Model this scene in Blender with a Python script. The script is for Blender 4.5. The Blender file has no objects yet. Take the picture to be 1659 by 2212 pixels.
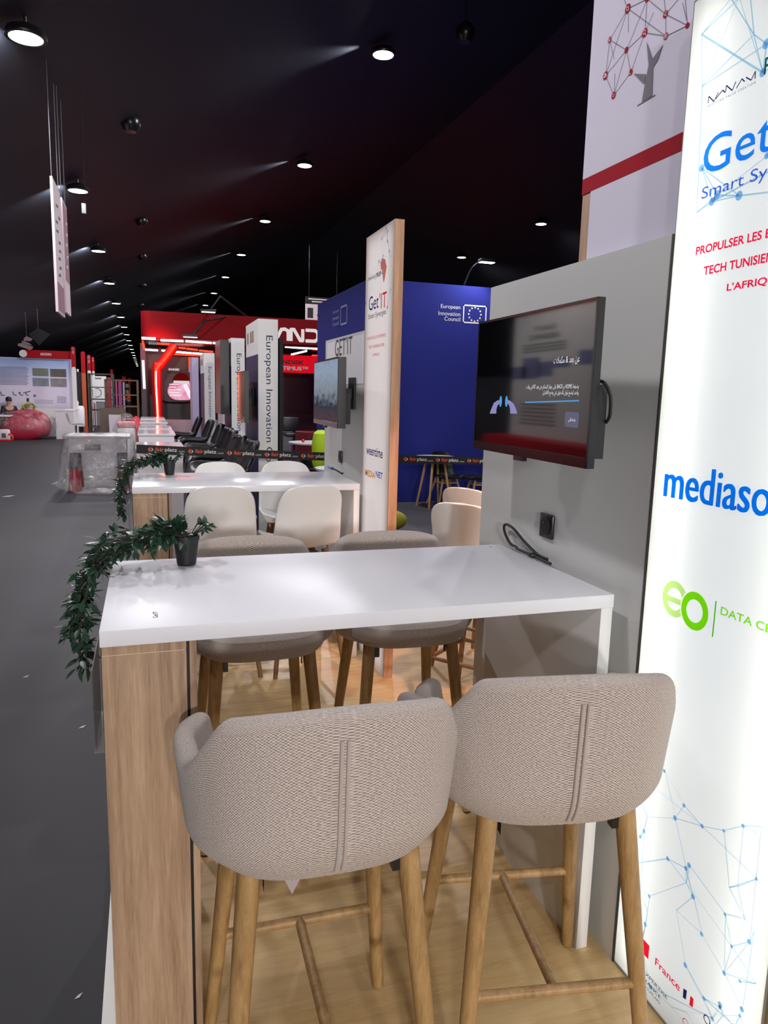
import bpy, bmesh, math, random
from mathutils import Vector, Matrix
V = Vector
PI = math.pi
SC = bpy.context.scene
COL = SC.collection
R_ = math.radians

# ---------------------------------------------------------------- camera
FPX = 1562.75                      # focal length in pixels of the 1659x2212 frame
YAW, PIT, ROL = 0.318321, 0.159345, 0.0246769
CAM = V((0, 0, 1.63))
_f = V((math.sin(YAW)*math.cos(PIT), math.cos(YAW)*math.cos(PIT), -math.sin(PIT)))
_r0 = V((math.cos(YAW), -math.sin(YAW), 0)); _u0 = _r0.cross(_f)
_r = _r0*math.cos(ROL) + _u0*math.sin(ROL); _u = _u0*math.cos(ROL) - _r0*math.sin(ROL)
cd = bpy.data.cameras.new('camera'); cam = bpy.data.objects.new('camera', cd); COL.objects.link(cam)
cd.sensor_fit = 'VERTICAL'; cd.sensor_height = 36; cd.sensor_width = 27; cd.lens = FPX/2212*36
cd.clip_start = .02; cd.clip_end = 400
cam.matrix_world = Matrix(((_r.x, _u.x, -_f.x, CAM.x), (_r.y, _u.y, -_f.y, CAM.y), (_r.z, _u.z, -_f.z, CAM.z), (0, 0, 0, 1)))
SC.camera = cam

def at(x, y, ax, val):
    """photo pixel -> the point where its sight line meets a known plane of the place (ax = val)"""
    d = _f + _r*((x-829.5)/FPX) - _u*((y-1106)/FPX)
    i = 'xyz'.index(ax); t = (val-CAM[i])/d[i]
    return CAM + d*t

# ---------------------------------------------------------------- view, world
SC.view_settings.view_transform = 'Standard'; SC.view_settings.look = 'None'
SC.view_settings.exposure = 0.08; SC.view_settings.gamma = 1.0
SC.view_settings.use_curve_mapping = False
w = bpy.data.worlds.new('hall_air'); SC.world = w; w.use_nodes = True
w.node_tree.nodes['Background'].inputs[0].default_value = (.55, .55, .75, 1)
w.node_tree.nodes['Background'].inputs[1].default_value = 0.035

# lamp rows of the hall: (x, z, first y, spacing, count)
LAMP1 = (-0.88, 4.54, -2.72, 5.0, 21)
LAMP2 = (3.08, 6.05, -0.15, 5.0, 9)
LAMP3 = (9.8, 6.1, 12.4, 5.0, 3)
P_LAMP1, P_LAMP2 = 150.0, 225.0
P_WASH = 150.0
LAMP_COL = (.975, .955, 1.0)

def spot(name, loc, target, power, angle, col=(1, 1, 1), size=.1, blend=.5):
    l = bpy.data.lights.new(name, 'SPOT'); l.energy = power; l.spot_size = R_(angle); l.spot_blend = blend
    l.color = col; l.shadow_soft_size = size
    o = bpy.data.objects.new(name, l); COL.objects.link(o); o.location = loc
    o.rotation_euler = (V(target)-V(loc)).to_track_quat('-Z', 'Y').to_euler()
    return o

for (lx, lz, y0, dy, n), pw in ((LAMP1, P_LAMP1), (LAMP2, P_LAMP2), (LAMP3, P_LAMP2)):
    for k in range(min(n, 8)):
        y = y0+dy*k
        spot('hall_lamp_light', (lx, y, lz-.03), (lx, y, 0), pw*(1.0 if y < 6 else 2.7), 165, LAMP_COL, .12, .3)
# added fill, no real lamps: unseen spots behind the camera brighten surfaces facing it
spot('rear_fill_light', (-1.3, -9.0, 2.9), (.7, 2.6, 1.0), 1750, 50, (1, .96, .95), .25, .6)
spot('rear_fill_light', (.9, -9.2, 2.9), (.9, 2.6, 1.0), 1050, 50, (1, .95, .93), .25, .6)
# warm clip lamp behind the tall sign, over the neighbouring stand
spot('clip_lamp_light', (1.62, 1.8, 2.95), (1.98, 3.65, .8), 210, 42, (1, .46, .24), .05, .4)

# ---------------------------------------------------------------- helpers
def lin(c):
    if isinstance(c, str):
        c = c.lstrip('#'); c = [int(c[i:i+2], 16) for i in (0, 2, 4)]
    return tuple(((v/255)/12.92 if v/255 <= .04045 else ((v/255+.055)/1.055)**2.4) for v in c)

MATS = {}
class NT:
    def __init__(s, name):
        s.m = bpy.data.materials.new(name); s.m.use_nodes = True; s.t = s.m.node_tree
        s.n = s.t.nodes; s.b = s.n['Principled BSDF']; s.out = s.n['Material Output']
    def new(s, typ, **kw):
        n = s.n.new(typ)
        for k, v in kw.items():
            if k in n.inputs: n.inputs[k].default_value = v
            else: setattr(n, k, v)
        return n
    def link(s, a, b): s.t.links.new(a, b)
    def coords(s, scale=(1, 1, 1), rot=(0, 0, 0), kind='Object'):
        tc = s.new('ShaderNodeTexCoord'); mp = s.new('ShaderNodeMapping')
        mp.inputs['Scale'].default_value = scale; mp.inputs['Rotation'].default_value = rot
        s.link(tc.outputs[kind], mp.inputs[0]); return mp.outputs[0]
    def ramp(s, fac, stops):
        r = s.new('ShaderNodeValToRGB'); e = r.color_ramp.elements
        while len(e) < len(stops): e.new(.5)
        for i, (p, c) in enumerate(stops): e[i].position = p; e[i].color = (*lin(c), 1)
        s.link(fac, r.inputs[0]); return r.outputs[0]
    def bump(s, h, strength=.3, dist=.01):
        b = s.new('ShaderNodeBump'); b.inputs['Strength'].default_value = strength; b.inputs['Distance'].default_value = dist
        s.link(h, b.inputs['Height']); s.link(b.outputs[0], s.b.inputs['Normal'])

def M(name, col, rough=.5, metal=0, spec=.5, var=.0, nscale=8, bump=0, coat=0):
    if name in MATS: return MATS[name]
    t = NT(name); b = t.b
    b.inputs['Base Color'].default_value = (*lin(col), 1)
    b.inputs['Roughness'].default_value = rough; b.inputs['Metallic'].default_value = metal
    b.inputs['Specular IOR Level'].default_value = spec
    if coat: b.inputs['Coat Weight'].default_value = coat; b.inputs['Coat Roughness'].default_value = .06
    if var or bump:
        n = t.new('ShaderNodeTexNoise', Scale=nscale, Detail=5.0); t.link(t.coords(), n.inputs['Vector'])
        if var:
            c = lin(col); mx = t.new('ShaderNodeMix', data_type='RGBA')
            mx.inputs[6].default_value = (*[v*(1-var) for v in c], 1); mx.inputs[7].default_value = (*[min(1, v*(1+var)) for v in c], 1)
            t.link(n.outputs[0], mx.inputs[0]); t.link(mx.outputs[2], b.inputs['Base Color'])
        if bump: t.bump(n.outputs[0], bump, .004)
    MATS[name] = t.m; return t.m

def EM(name, col, strength):
    if name in MATS: return MATS[name]
    t = NT(name); e = t.new('ShaderNodeEmission'); e.inputs[0].default_value = (*lin(col), 1); e.inputs[1].default_value = strength
    t.link(e.outputs[0], t.out.inputs[0]); MATS[name] = t.m; return t.m

def WOOD(name, dark, mid, light, scale=(22, 22, 1.6), rough=.45, bump=.15, rot=(0, 0, 0), coat=0):
    if name in MATS: return MATS[name]
    t = NT(name); co = t.coords(scale, rot)
    n1 = t.new('ShaderNodeTexNoise', Scale=1.6, Detail=7.0, Roughness=.62, Distortion=.5); t.link(co, n1.inputs['Vector'])
    co2 = t.coords(tuple(v*5 for v in scale), rot)
    n2 = t.new('ShaderNodeTexNoise', Scale=2.2, Detail=4.0, Roughness=.7); t.link(co2, n2.inputs['Vector'])
    co3 = t.coords(tuple(v*.22 for v in scale), rot)
    n3 = t.new('ShaderNodeTexNoise', Scale=1.2, Detail=3.0); t.link(co3, n3.inputs['Vector'])
    mx = t.new('ShaderNodeMath', operation='MULTIPLY_ADD'); t.link(n2.outputs[0], mx.inputs[0]); mx.inputs[1].default_value = .45
    t.link(n1.outputs[0], mx.inputs[2])
    m2 = t.new('ShaderNodeMath', operation='MULTIPLY_ADD'); t.link(n3.outputs[0], m2.inputs[0]); m2.inputs[1].default_value = .6
    t.link(mx.outputs[0], m2.inputs[2])
    m3 = t.new('ShaderNodeMath', operation='MULTIPLY_ADD'); t.link(m2.outputs[0], m3.inputs[0]); m3.inputs[1].default_value = 1.0; m3.inputs[2].default_value = -.52
    t.link(t.ramp(m3.outputs[0], ((.22, dark), (.48, mid), (.78, light))), t.b.inputs['Base Color'])
    t.b.inputs['Roughness'].default_value = rough
    if coat: t.b.inputs['Coat Weight'].default_value = coat
    t.bump(n2.outputs[0], bump, .003)
    MATS[name] = t.m; return t.m

def WEAVE(name, a, b_, scale=230, rough=.95):
    """coarse two-tone upholstery weave from the part's own UV grid (metres)"""
    if name in MATS: return MATS[name]
    t = NT(name); uv = t.new('ShaderNodeUVMap'); mp = t.new('ShaderNodeMapping'); t.link(uv.outputs[0], mp.inputs[0])
    mp.inputs['Scale'].default_value = (scale, scale, scale)
    sep = t.new('ShaderNodeSeparateXYZ'); t.link(mp.outputs[0], sep.inputs[0])
    def wave(sock, k):
        m = t.new('ShaderNodeMath', operation='MULTIPLY'); t.link(sock, m.inputs[0]); m.inputs[1].default_value = PI*k
        s_ = t.new('ShaderNodeMath', operation='SINE'); t.link(m.outputs[0], s_.inputs[0]); return s_.outputs[0]
    p = t.new('ShaderNodeMath', operation='MULTIPLY'); t.link(wave(sep.outputs[0], 1), p.inputs[0]); t.link(wave(sep.outputs[1], 1), p.inputs[1])
    n = t.new('ShaderNodeTexNoise', Scale=.8, Detail=3.0); t.link(mp.outputs[0], n.inputs['Vector'])
    ad = t.new('ShaderNodeMath', operation='MULTIPLY_ADD'); t.link(p.outputs[0], ad.inputs[0]); ad.inputs[1].default_value = .42
    t.link(n.outputs[0], ad.inputs[2])
    t.link(t.ramp(ad.outputs[0], ((.15, a), (.85, b_))), t.b.inputs['Base Color'])
    t.b.inputs['Roughness'].default_value = rough; t.b.inputs['Specular IOR Level'].default_value = .2
    t.b.inputs['Sheen Weight'].default_value = .15
    t.bump(ad.outputs[0], .55, .0022)
    MATS[name] = t.m; return t.m

ORIG = {}          # things: object name -> matrix (for parts given in world coordinates)
def tag(o, label=None, cat=None, group=None, kind=None):
    if label: o['label'] = label
    if cat: o['category'] = cat
    if group: o['group'] = group
    if kind: o['kind'] = kind
    return o
def thing(name, label, cat, loc=(0, 0, 0), rz=0, group=None):
    o = bpy.data.objects.new(name, None); COL.objects.link(o); o.empty_display_size = .05
    o.location = loc; o.rotation_euler = (0, 0, rz)
    ORIG[o.name] = (Matrix.Translation(V(loc)) @ Matrix.Rotation(rz, 4, 'Z')).inverted()
    return tag(o, label, cat, group)
def root_of(o):
    while o.parent: o = o.parent
    return o
def copy_tree(o, parent=None):
    c = o.copy(); COL.objects.link(c)
    if parent: c.parent = parent
    for ch in [x for x in KIDS.get(o.name, [])]: copy_tree(ch, c)
    return c
KIDS = {}

class MB:
    def __init__(s): s.b = bmesh.new(); s.uv = s.b.loops.layers.uv.new('UVMap')
    def box(s, lo, hi, bev=0, rot=None):
        lo, hi = V(lo), V(hi); c = (lo+hi)/2; d = hi-lo
        m = Matrix.Translation(c) @ (rot.to_4x4() if rot else Matrix.Identity(4)) @ Matrix.Diagonal((*[abs(v) for v in d], 1))
        g = bmesh.ops.create_cube(s.b, size=1, matrix=m)
        if bev:
            es = {e for v in g['verts'] for e in v.link_edges}
            bmesh.ops.bevel(s.b, geom=list(es), offset=bev, segments=2, profile=.5, affect='EDGES')
        return s
    def cyl(s, p0, p1, r0, r1=None, n=16, cap=True):
        p0, p1 = V(p0), V(p1); r1 = r0 if r1 is None else r1; d = p1-p0
        q = d.to_track_quat('Z', 'Y').to_matrix().to_4x4()
        bmesh.ops.create_cone(s.b, cap_ends=cap, cap_tris=False, segments=n, radius1=r0, radius2=r1, depth=d.length, matrix=Matrix.Translation((p0+p1)/2) @ q)
        return s
    def sph(s, c, r, sc=(1, 1, 1), n=16):
        bmesh.ops.create_uvsphere(s.b, u_segments=n, v_segments=max(6, n//2), radius=r, matrix=Matrix.Translation(c) @ Matrix.Diagonal((*sc, 1)))
        return s
    def tube(s, pts, r, n=8, closed=False):
        pts = [V(p) for p in pts]; rings = []; up = V((0, 0, 1)); N = len(pts)
        rr = r if isinstance(r, (list, tuple)) else [r]*N
        prev = None
        for i, p in enumerate(pts):
            a = pts[i-1] if (i or closed) else p; c = pts[(i+1) % N] if (i < N-1 or closed) else p
            d = (c-a).normalized()
            if prev is None:
                x = d.cross(up if abs(d.z) < .95 else V((1, 0, 0))).normalized()
            else:
                x = (prev - d*prev.dot(d)).normalized()
            prev = x; y = d.cross(x)
            rings.append([s.b.verts.new(p + x*math.cos(2*PI*k/n)*rr[i] + y*math.sin(2*PI*k/n)*rr[i]) for k in range(n)])
        for i in range(N if closed else N-1):
            A, B = rings[i], rings[(i+1) % N]
            for k in range(n): s.b.faces.new((A[k], A[(k+1) % n], B[(k+1) % n], B[k]))
        if not closed: s.b.faces.new(rings[0][::-1]); s.b.faces.new(rings[-1])
        return s
    def lathe(s, prof, c=(0, 0, 0), n=24):
        c = V(c); rings = []
        for r, z in prof:
            rings.append([s.b.verts.new(c+V((r*math.cos(2*PI*k/n), r*math.sin(2*PI*k/n), z))) for k in range(n)] if r > 1e-5 else [s.b.verts.new(c+V((0, 0, z)))])
        for A, B in zip(rings, rings[1:]):
            for k in range(n):
                if len(A) == 1 and len(B) == 1: continue
                if len(A) == 1: s.b.faces.new((A[0], B[(k+1) % n], B[k]))
                elif len(B) == 1: s.b.faces.new((A[k], A[(k+1) % n], B[0]))
                else: s.b.faces.new((A[k], A[(k+1) % n], B[(k+1) % n], B[k]))
        return s
    def poly(s, pts):
        s.b.faces.new([s.b.verts.new(V(p)) for p in pts]); return s
    def slab(s, pts, off):
        """closed prism: polygon pts pushed along off"""
        off = V(off); A = [s.b.verts.new(V(p)) for p in pts]; B = [s.b.verts.new(V(p)+off) for p in pts]
        s.b.faces.new(A[::-1]); s.b.faces.new(B)
        for i in range(len(A)):
            j = (i+1) % len(A); s.b.faces.new((A[i], A[j], B[j], B[i]))
        return s
    def grid(s, fn, nu, nv, uvs=(1, 1), closed_u=False):
        vs = [[s.b.verts.new(V(fn(i/(nu-1) if not closed_u else i/nu, j/(nv-1)))) for j in range(nv)] for i in range(nu)]
        rng = range(nu if closed_u else nu-1)
        for i in rng:
            for j in range(nv-1):
                i2 = (i+1) % nu
                f = s.b.faces.new((vs[i][j], vs[i2][j], vs[i2][j+1], vs[i][j+1]))
                for l, (a, b) in zip(f.loops, ((i, j), (i+1, j), (i+1, j+1), (i, j+1))):
                    l[s.uv].uv = (a/(nu-1)*uvs[0], b/(nv-1)*uvs[1])
        return vs
    def strip(s, a, b, wdt, n):
        """thin flat line from a to b lying in the plane of normal n"""
        a, b, n = V(a), V(b), V(n); d = (b-a).normalized(); x = d.cross(n).normalized()*wdt/2
        return s.poly((a-x, b-x, b+x, a+x))
    def disc(s, c, r, n, m=20, sx=1, xdir=None):
        n = V(n).normalized(); x = V(xdir).normalized() if xdir else n.orthogonal().normalized(); y = n.cross(x)
        return s.poly([V(c)+x*math.cos(2*PI*k/m)*r*sx+y*math.sin(2*PI*k/m)*r for k in range(m)])
    def ring(s, c, r0, r1, n, m=28, sx=1, xdir=None, a0=0, a1=2*PI):
        n = V(n).normalized(); x = V(xdir).normalized() if xdir else n.orthogonal().normalized(); y = n.cross(x); c = V(c)
        P = [(c+x*math.cos(a)*r0*sx+y*math.sin(a)*r0, c+x*math.cos(a)*r1*sx+y*math.sin(a)*r1) for a in [a0+(a1-a0)*k/m for k in range(m+1)]]
        for (a, b), (c2, d) in zip(P, P[1:]): s.poly((a, b, d, c2))
        return s
    def text(s, body, o, right, up, w=None, h=None, bold=0, spacing=1.0, depth=0):
        """lettering whose box starts at o and spans w x h along right/up"""
        cu = bpy.data.curves.new('t', 'FONT'); cu.body = body; cu.size = 1; cu.offset = bold; cu.space_character = spacing
        cu.resolution_u = 4; cu.extrude = 0
        ob = bpy.data.objects.new('t', cu); COL.objects.link(ob)
        me = bpy.data.meshes.new_from_object(ob.evaluated_get(bpy.context.evaluated_depsgraph_get()))
        bpy.data.objects.remove(ob); bpy.data.curves.remove(cu)
        xs = [v.co.x for v in me.vertices]; ys = [v.co.y for v in me.vertices]
        x0, x1, y0, y1 = min(xs), max(xs), min(ys), max(ys)
        sy = h/(y1-y0) if h else w/(x1-x0); sx = w/(x1-x0) if w else sy
        o, right, up = V(o), V(right).normalized(), V(up).normalized(); n = right.cross(up)
        tb = bmesh.new(); tb.from_mesh(me); bpy.data.meshes.remove(me)
        if depth:
            r = bmesh.ops.extrude_face_region(tb, geom=tb.faces[:]); 
            for g in r['geom']:
                if isinstance(g, bmesh.types.BMVert): g.co.z += 1
        mp = {}
        for v in tb.verts: mp[v] = s.b.verts.new(o+right*((v.co.x-x0)*sx)+up*((v.co.y-y0)*sy)+n*(v.co.z*depth))
        for f in tb.faces:
            try: s.b.faces.new([mp[v] for v in f.verts])
            except ValueError: pass
        tb.free(); return s
    def build(s, name, mat, parent=None, world=True, smooth=True, weld=False):
        if weld: bmesh.ops.remove_doubles(s.b, verts=s.b.verts, dist=1e-5)
        if parent is not None and world:
            s.b.transform(ORIG.get(root_of(parent).name, Matrix.Identity(4)))
        bmesh.ops.recalc_face_normals(s.b, faces=s.b.faces[:]) if len(s.b.faces) < 200000 else None
        me = bpy.data.meshes.new(name); s.b.to_mesh(me); s.b.free()
        if smooth:
            for p in me.polygons: p.use_smooth = True
            if hasattr(me, 'set_sharp_from_angle'): me.set_sharp_from_angle(angle=R_(35))
        me.materials.append(mat); o = bpy.data.objects.new(name, me); COL.objects.link(o)
        if parent is not None:
            o.parent = parent; KIDS.setdefault(parent.name, []).append(o)
        return o
def mod(o, typ, **kw):
    m = o.modifiers.new(typ.lower(), typ)
    for k, v in kw.items(): setattr(m, k, v)
    return o
def struct(o, label=None): return tag(o, label, kind='structure')

def cat(pts, n=8, closed=False):
    """smooth curve through points"""
    P = [V(p) for p in pts]; out = []
    for i in range(len(P)-1):
        p0 = P[max(i-1, 0)]; p1 = P[i]; p2 = P[i+1]; p3 = P[min(i+2, len(P)-1)]
        for k in range(n):
            t = k/n
            out.append(.5*((2*p1)+(p2-p0)*t+(2*p0-5*p1+4*p2-p3)*t*t+(3*p1-p0-3*p2+p3)*t**3))
    out.append(P[-1]); return out
# ---------------------------------------------------------------- materials
WHITE = M('white_laminate', '#dfdee2', .36, spec=.12)
WHITEM = M('white_matte_board', '#dedddb', .5)
GREYW = M('pale_wall_board', '#d2d3d0', .55)
FABP = M('printed_fabric', '#efedee', .85, spec=.2)
OAK = WOOD('sonoma_oak', '#785e4a', '#a08267', '#bda083', (26, 26, 1.5), .5, .25)
OAKL = WOOD('light_oak_edge', '#a5795a', '#bb9070', '#cfa685', (30, 30, 1.6), .5, .2)
LEGW = WOOD('beech_leg', '#86643a', '#a58252', '#bb9868', (40, 40, 5), .42, .2)
LEGD = WOOD('walnut_leg', '#5e4029', '#7d5a3c', '#94704f', (40, 40, 5), .42, .15)
FLOORW = WOOD('oak_floor', '#c7a169', '#dbba85', '#e7cb99', (2.2, 20, 9), .36, .08)
TWEED = WEAVE('beige_tweed', '#857a73', '#dccfc7')
BLACK = M('black_plastic', '#141416', .35)
BLACKM = M('black_matte', '#0d0d0f', .6)
CARPET = M('grey_carpet', '#29282d', .65, var=.25, nscale=3.5, bump=.15)
CARPETD = M('dark_carpet', '#413f45', .9, var=.3, nscale=40, bump=.3)
TENT = M('dark_tent_fabric', '#22242f', .6, var=.25, nscale=.8)
ALU = M('aluminium', '#a9abae', .35, metal=.9)
CHROME = M('chrome', '#c4c6ca', .12, metal=1)
RED = M('red_print', '#b00f26', .65, spec=.12)
DRED = M('deep_red_board', '#a30f1c', .6, spec=.15)
BLUE = M('royal_blue_fabric', '#222877', .8, spec=.2, var=.08, nscale=60)
NAVY = M('navy_ink', '#1d2350', .6)
INK = M('black_ink', '#1b1b20', .6)
LILAC = M('tower_print', '#e6e0f2', .6)
PLASTW = M('white_shell', '#eceae8', .42)

# ---------------------------------------------------------------- hall: floor, tent roof, end walls
XR = 6.44
def roof_z(x): return 4.70 + .381*(x+.88) if x <= XR else 4.70 + .381*(XR+.88) - .381*(x-XR)
struct(MB().box((-14, -12, -.24), (24, 112, -.04)).build('floor', CARPET))
XL, XE = -7.2, 20.0
struct(MB().slab([(XL, -12, roof_z(XL)), (XR, -12, roof_z(XR)), (XR, 112, roof_z(XR)), (XL, 112, roof_z(XL))], (0, 0, .1)).build('ceiling_left', TENT))
struct(MB().slab([(XR, -12, roof_z(XR)), (XE, -12, roof_z(XE)), (XE, 112, roof_z(XE)), (XR, 112, roof_z(XR))], (0, 0, .1)).build('ceiling_right', TENT))
struct(MB().box((XL-.1, -12, -.04), (XL, 112, roof_z(XL)+.1)).build('wall_left', TENT))
struct(MB().box((XE, -12, -.04), (XE+.1, 112, roof_z(XE)+.1)).build('wall_right', TENT))
struct(MB().slab([(XL, 112, -.04), (XE, 112, -.04), (XE, 112, roof_z(XE)), (XR, 112, roof_z(XR)), (XL, 112, roof_z(XL))], (0, .1, 0)).build('wall_far', TENT))
struct(MB().slab([(XL, -12.1, -.04), (XE, -12.1, -.04), (XE, -12.1, roof_z(XE)), (XR, -12.1, roof_z(XR)), (XL, -12.1, roof_z(XL))], (0, .1, 0)).build('wall_near', TENT))
# stand platform: wood deck with a white border along the aisle
struct(MB().box((-.112, -1.5, -.04), (2.9, 5.6, 0)).build('floor_platform', FLOORW))
struct(MB().box((-.152, -1.5, -.04), (-.1125, 5.6, 0.0)).build('trim_1', M('white_border', '#e4e2da', .4)))
struct(MB().box((2.905, 5.62, -.04), (9, 16, -.034)).build('floor_carpet', CARPETD))

# ---------------------------------------------------------------- stand walls
LB0, LB1, LBZ = 1.06, 1.58, 2.575
PX_ = 1.265
def YZ(n): return V((-1, 0, 0))
R_DIR, U_DIR = V((0, -1, 0)), V((0, 0, 1))
def tx(mb, body, X, lb, rt, h=None, **kw):
    """lettering on a plane of constant X: lb = photo pixel of its lower left, rt = lower right; h = pixel y of the capital top at lb"""
    a = at(*lb, 'x', X); b = at(*rt, 'x', X); hh = at(lb[0], h, 'x', X).z-a.z
    return mb.text(body, a, R_DIR, U_DIR, w=a.y-b.y, h=hh, **kw)

def fabric_print(name, col):
    """ink on a backlit cloth: lets the light behind it through, tinted"""
    if name in MATS: return MATS[name]
    t = NT(name); tr = t.new('ShaderNodeBsdfTranslucent'); tr.inputs[0].default_value = (*lin(col), 1)
    df = t.new('ShaderNodeBsdfDiffuse'); df.inputs[0].default_value = (*lin(col), 1)
    mx = t.new('ShaderNodeMixShader'); mx.inputs[0].default_value = .88
    t.link(df.outputs[0], mx.inputs[1]); t.link(tr.outputs[0], mx.inputs[2]); t.link(mx.outputs[0], t.out.inputs[0])
    MATS[name] = t.m; return t.m
def fabric_cloth(name):
    t = NT(name); tr = t.new('ShaderNodeBsdfTranslucent'); tr.inputs[0].default_value = (.86, .87, .85, 1)
    df = t.new('ShaderNodeBsdfDiffuse'); df.inputs[0].default_value = (.86, .86, .85, 1)
    mx = t.new('ShaderNodeMixShader'); mx.inputs[0].default_value = .6
    t.link(df.outputs[0], mx.inputs[1]); t.link(tr.outputs[0], mx.inputs[2]); t.link(mx.outputs[0], t.out.inputs[0]); return t.m
CLOTH = fabric_cloth('backlit_cloth')

def network(mb, dots, X, y0, y1, z0, z1, n, seed, wd, reach):
    rnd = random.Random(seed); P = [(rnd.uniform(y0, y1), rnd.uniform(z0, z1)) for _ in range(n)]
    seen = set()
    for i, p in enumerate(P):
        q = sorted(P, key=lambda o: (o[0]-p[0])**2+(o[1]-p[1])**2)[1:]
        for o in q[:2]+[rnd.choice(q[:reach])]:
            if (o, p) in seen or (p, o) in seen: continue
            seen.add((p, o)); mb.strip((X+.00002*len(seen), *p), (X+.00002*len(seen), *o), wd*rnd.uniform(.5, 1.4), (-1, 0, 0))
        if rnd.random() < .55: dots.disc((X-.0002, *p), wd*rnd.uniform(2.0, 3.6), (-1, 0, 0), 12)

# lightbox
lb = thing('lightbox_wall', 'tall backlit white fabric wall with blue lettering at right edge', 'lightbox', (1.31, 1.32, 0))
f = MB()
f.box((1.267, LB0, 0), (1.365, LB0+.012, LBZ)); f.box((1.267, LB1-.004, 0), (1.365, LB1, LBZ))
f.box((1.267, LB0+.012, LBZ-.006), (1.365, LB1-.004, LBZ)); f.box((1.267, LB0+.012, 0), (1.365, LB1-.004, .012))
f.build('frame', ALU, lb, smooth=False)
MB().box((1.36, LB0+.0125, .0125), (1.365, LB1-.0045, LBZ-.0065)).build('back_panel', M('lightbox_liner', '#f2f2f0', .8), lb)
MB().box((1.267, LB0-.02, 0), (1.365, LB0-.0005, LBZ)).build('end_board', OAKL, lb)['label'] = 'oak end board'
led = EM('led_strip', '#fdfff4', 13); mat_led = EM('led_mat', '#f3f8ff', 1.12)
for y in (LB0+.07, LB1-.07):
    MB().box((1.315, y-.004, .03), (1.323, y+.004, LBZ-.03)).build('led_strip', led, lb, smooth=False)
MB().box((1.354, LB0+.06, .06), (1.358, LB1-.06, LBZ-.06)).build('led_panel', mat_led, lb, smooth=False)
fb = MB().poly([(1.266, LB1-.004, .006), (1.266, LB0+.004, .006), (1.266, LB0+.004, LBZ-.004), (1.266, LB1-.004, LBZ-.004)]).build('fabric_face', CLOTH, lb, smooth=False)
X0 = 1.2645
a, d = MB(), MB()
network(a, d, X0, LB0+.03, LB1-.03, 2.02, LBZ-.02, 26, 5, .0030, 9)
network(a, d, X0, LB0+.02, LB1-.012, .03, .72, 62, 11, .0020, 14)
a.build('network_lines', fabric_print('pale_blue_line', '#b4d9ee'), fb, smooth=False)
d.build('network_dots', fabric_print('pale_blue_dot', '#93c9f2'), fb, smooth=False)
X1 = 1.2638
m = MB(); tx(m, "Get'IT", X1, (1518, 379), (1519, 379), 300) if False else None
ga = at(1519, 372, 'x', X1)
m.text("Get'IT", (X1, 1.497, at(1520, 380, 'x', X1).z), R_DIR, U_DIR, w=.345, h=at(1535, 300, 'x', X1).z-at(1535, 381, 'x', X1).z, bold=.004)
m.build('lettering', fabric_print('sign_blue', '#2590ff'), fb, smooth=False)
m = MB(); m.text('Smart Synergies', (X1, at(1514.5, 434, 'x', X1).y, at(1519, 437, 'x', X1).z), R_DIR, U_DIR, w=.35, h=at(1525, 404, 'x', X1).z-at(1525, 436, 'x', X1).z)
m.build('lettering', fabric_print('sign_deep_blue', '#3a6fe6'), fb, smooth=False)
m = MB()
for s, (px, py), hp, wid in (('PROPULSER LES ENTREPRISES', (1502.6, 552), 534, .372), ('TECH TUNISIENNES VERS', (1519, 595), 576.5, .325), ("L'AFRIQUE", (1569, 632), 613, .155)):
    p = at(px, py, 'x', X1); m.text(s, p, R_DIR, U_DIR, w=wid, h=at(px, hp, 'x', X1).z-p.z, bold=.022)
m.build('lettering', fabric_print('sign_crimson', '#ff1c52'), fb, smooth=False)
m = MB(); p = at(1435, 1072, 'x', X1)
m.text('mediasoft', p, R_DIR, U_DIR, w=.40, h=.088, bold=.002, depth=.004)
m.build('lettering', fabric_print('sign_sky_blue', '#2fb6ff'), fb, smooth=False)
def px_poly(mb, pts, X): return mb.poly([at(*q, 'x', X) for q in pts])
p = at(1500, 1320, 'x', X1); rt = at(1530.5, 1325, 'x', X1); tp = at(1498, 1277, 'x', X1)
ry, rz_ = p.y-rt.y, tp.z-p.z
MB().ring(p, .60*rz_, rz_, (-1, 0, 0), 36, sx=ry/rz_, xdir=(0, -1, 0)).build('emblem', fabric_print('sign_green', '#86e612'), fb, smooth=False)
pe = V((X1, p.y+1.56*ry, p.z+.010)); m = MB()
def clear(y, z): return ((y-p.y)/ry)**2+((z-p.z)/rz_)**2 > 1.16          # the pale letter stops short of the green one
NA, NR = 90, 10
EP = lambda a, k: (pe.y-math.cos(a)*k*ry, pe.z+math.sin(a)*k*rz_)
for i in range(NA):
    a0_, a1_ = .10-2*PI*0+(2*PI-.72)*i/NA, .10+(2*PI-.72)*(i+1)/NA
    for j in range(NR):
        k0, k1 = .60+.37*j/NR, .60+.37*(j+1)/NR
        if clear(*EP((a0_+a1_)/2, (k0+k1)/2)): m.poly([(X1, *EP(a0_, k0)), (X1, *EP(a0_, k1)), (X1, *EP(a1_, k1)), (X1, *EP(a1_, k0))])
for i in range(40):
    y0_, y1_ = pe.y+ry*(.60-1.52*i/40), pe.y+ry*(.60-1.52*(i+1)/40)
    if clear((y0_+y1_)/2, pe.z): m.poly([(X1-.0001, y0_, pe.z-.010), (X1-.0001, y1_, pe.z-.010), (X1-.0001, y1_, pe.z+.004), (X1-.0001, y0_, pe.z+.004)])
m.build('emblem', fabric_print('sign_pale_green', '#cdf08f'), fb, smooth=False)
m = MB(); b0, b1 = at(1546, 1298, 'x', X1), at(1540, 1376, 'x', X1); bz = (b0.y+b1.y)/2
m.box((X1-.0004, bz-.0018, b1.z), (X1, bz+.0018, b0.z)); p = at(1556, 1327, 'x', X1)
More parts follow.
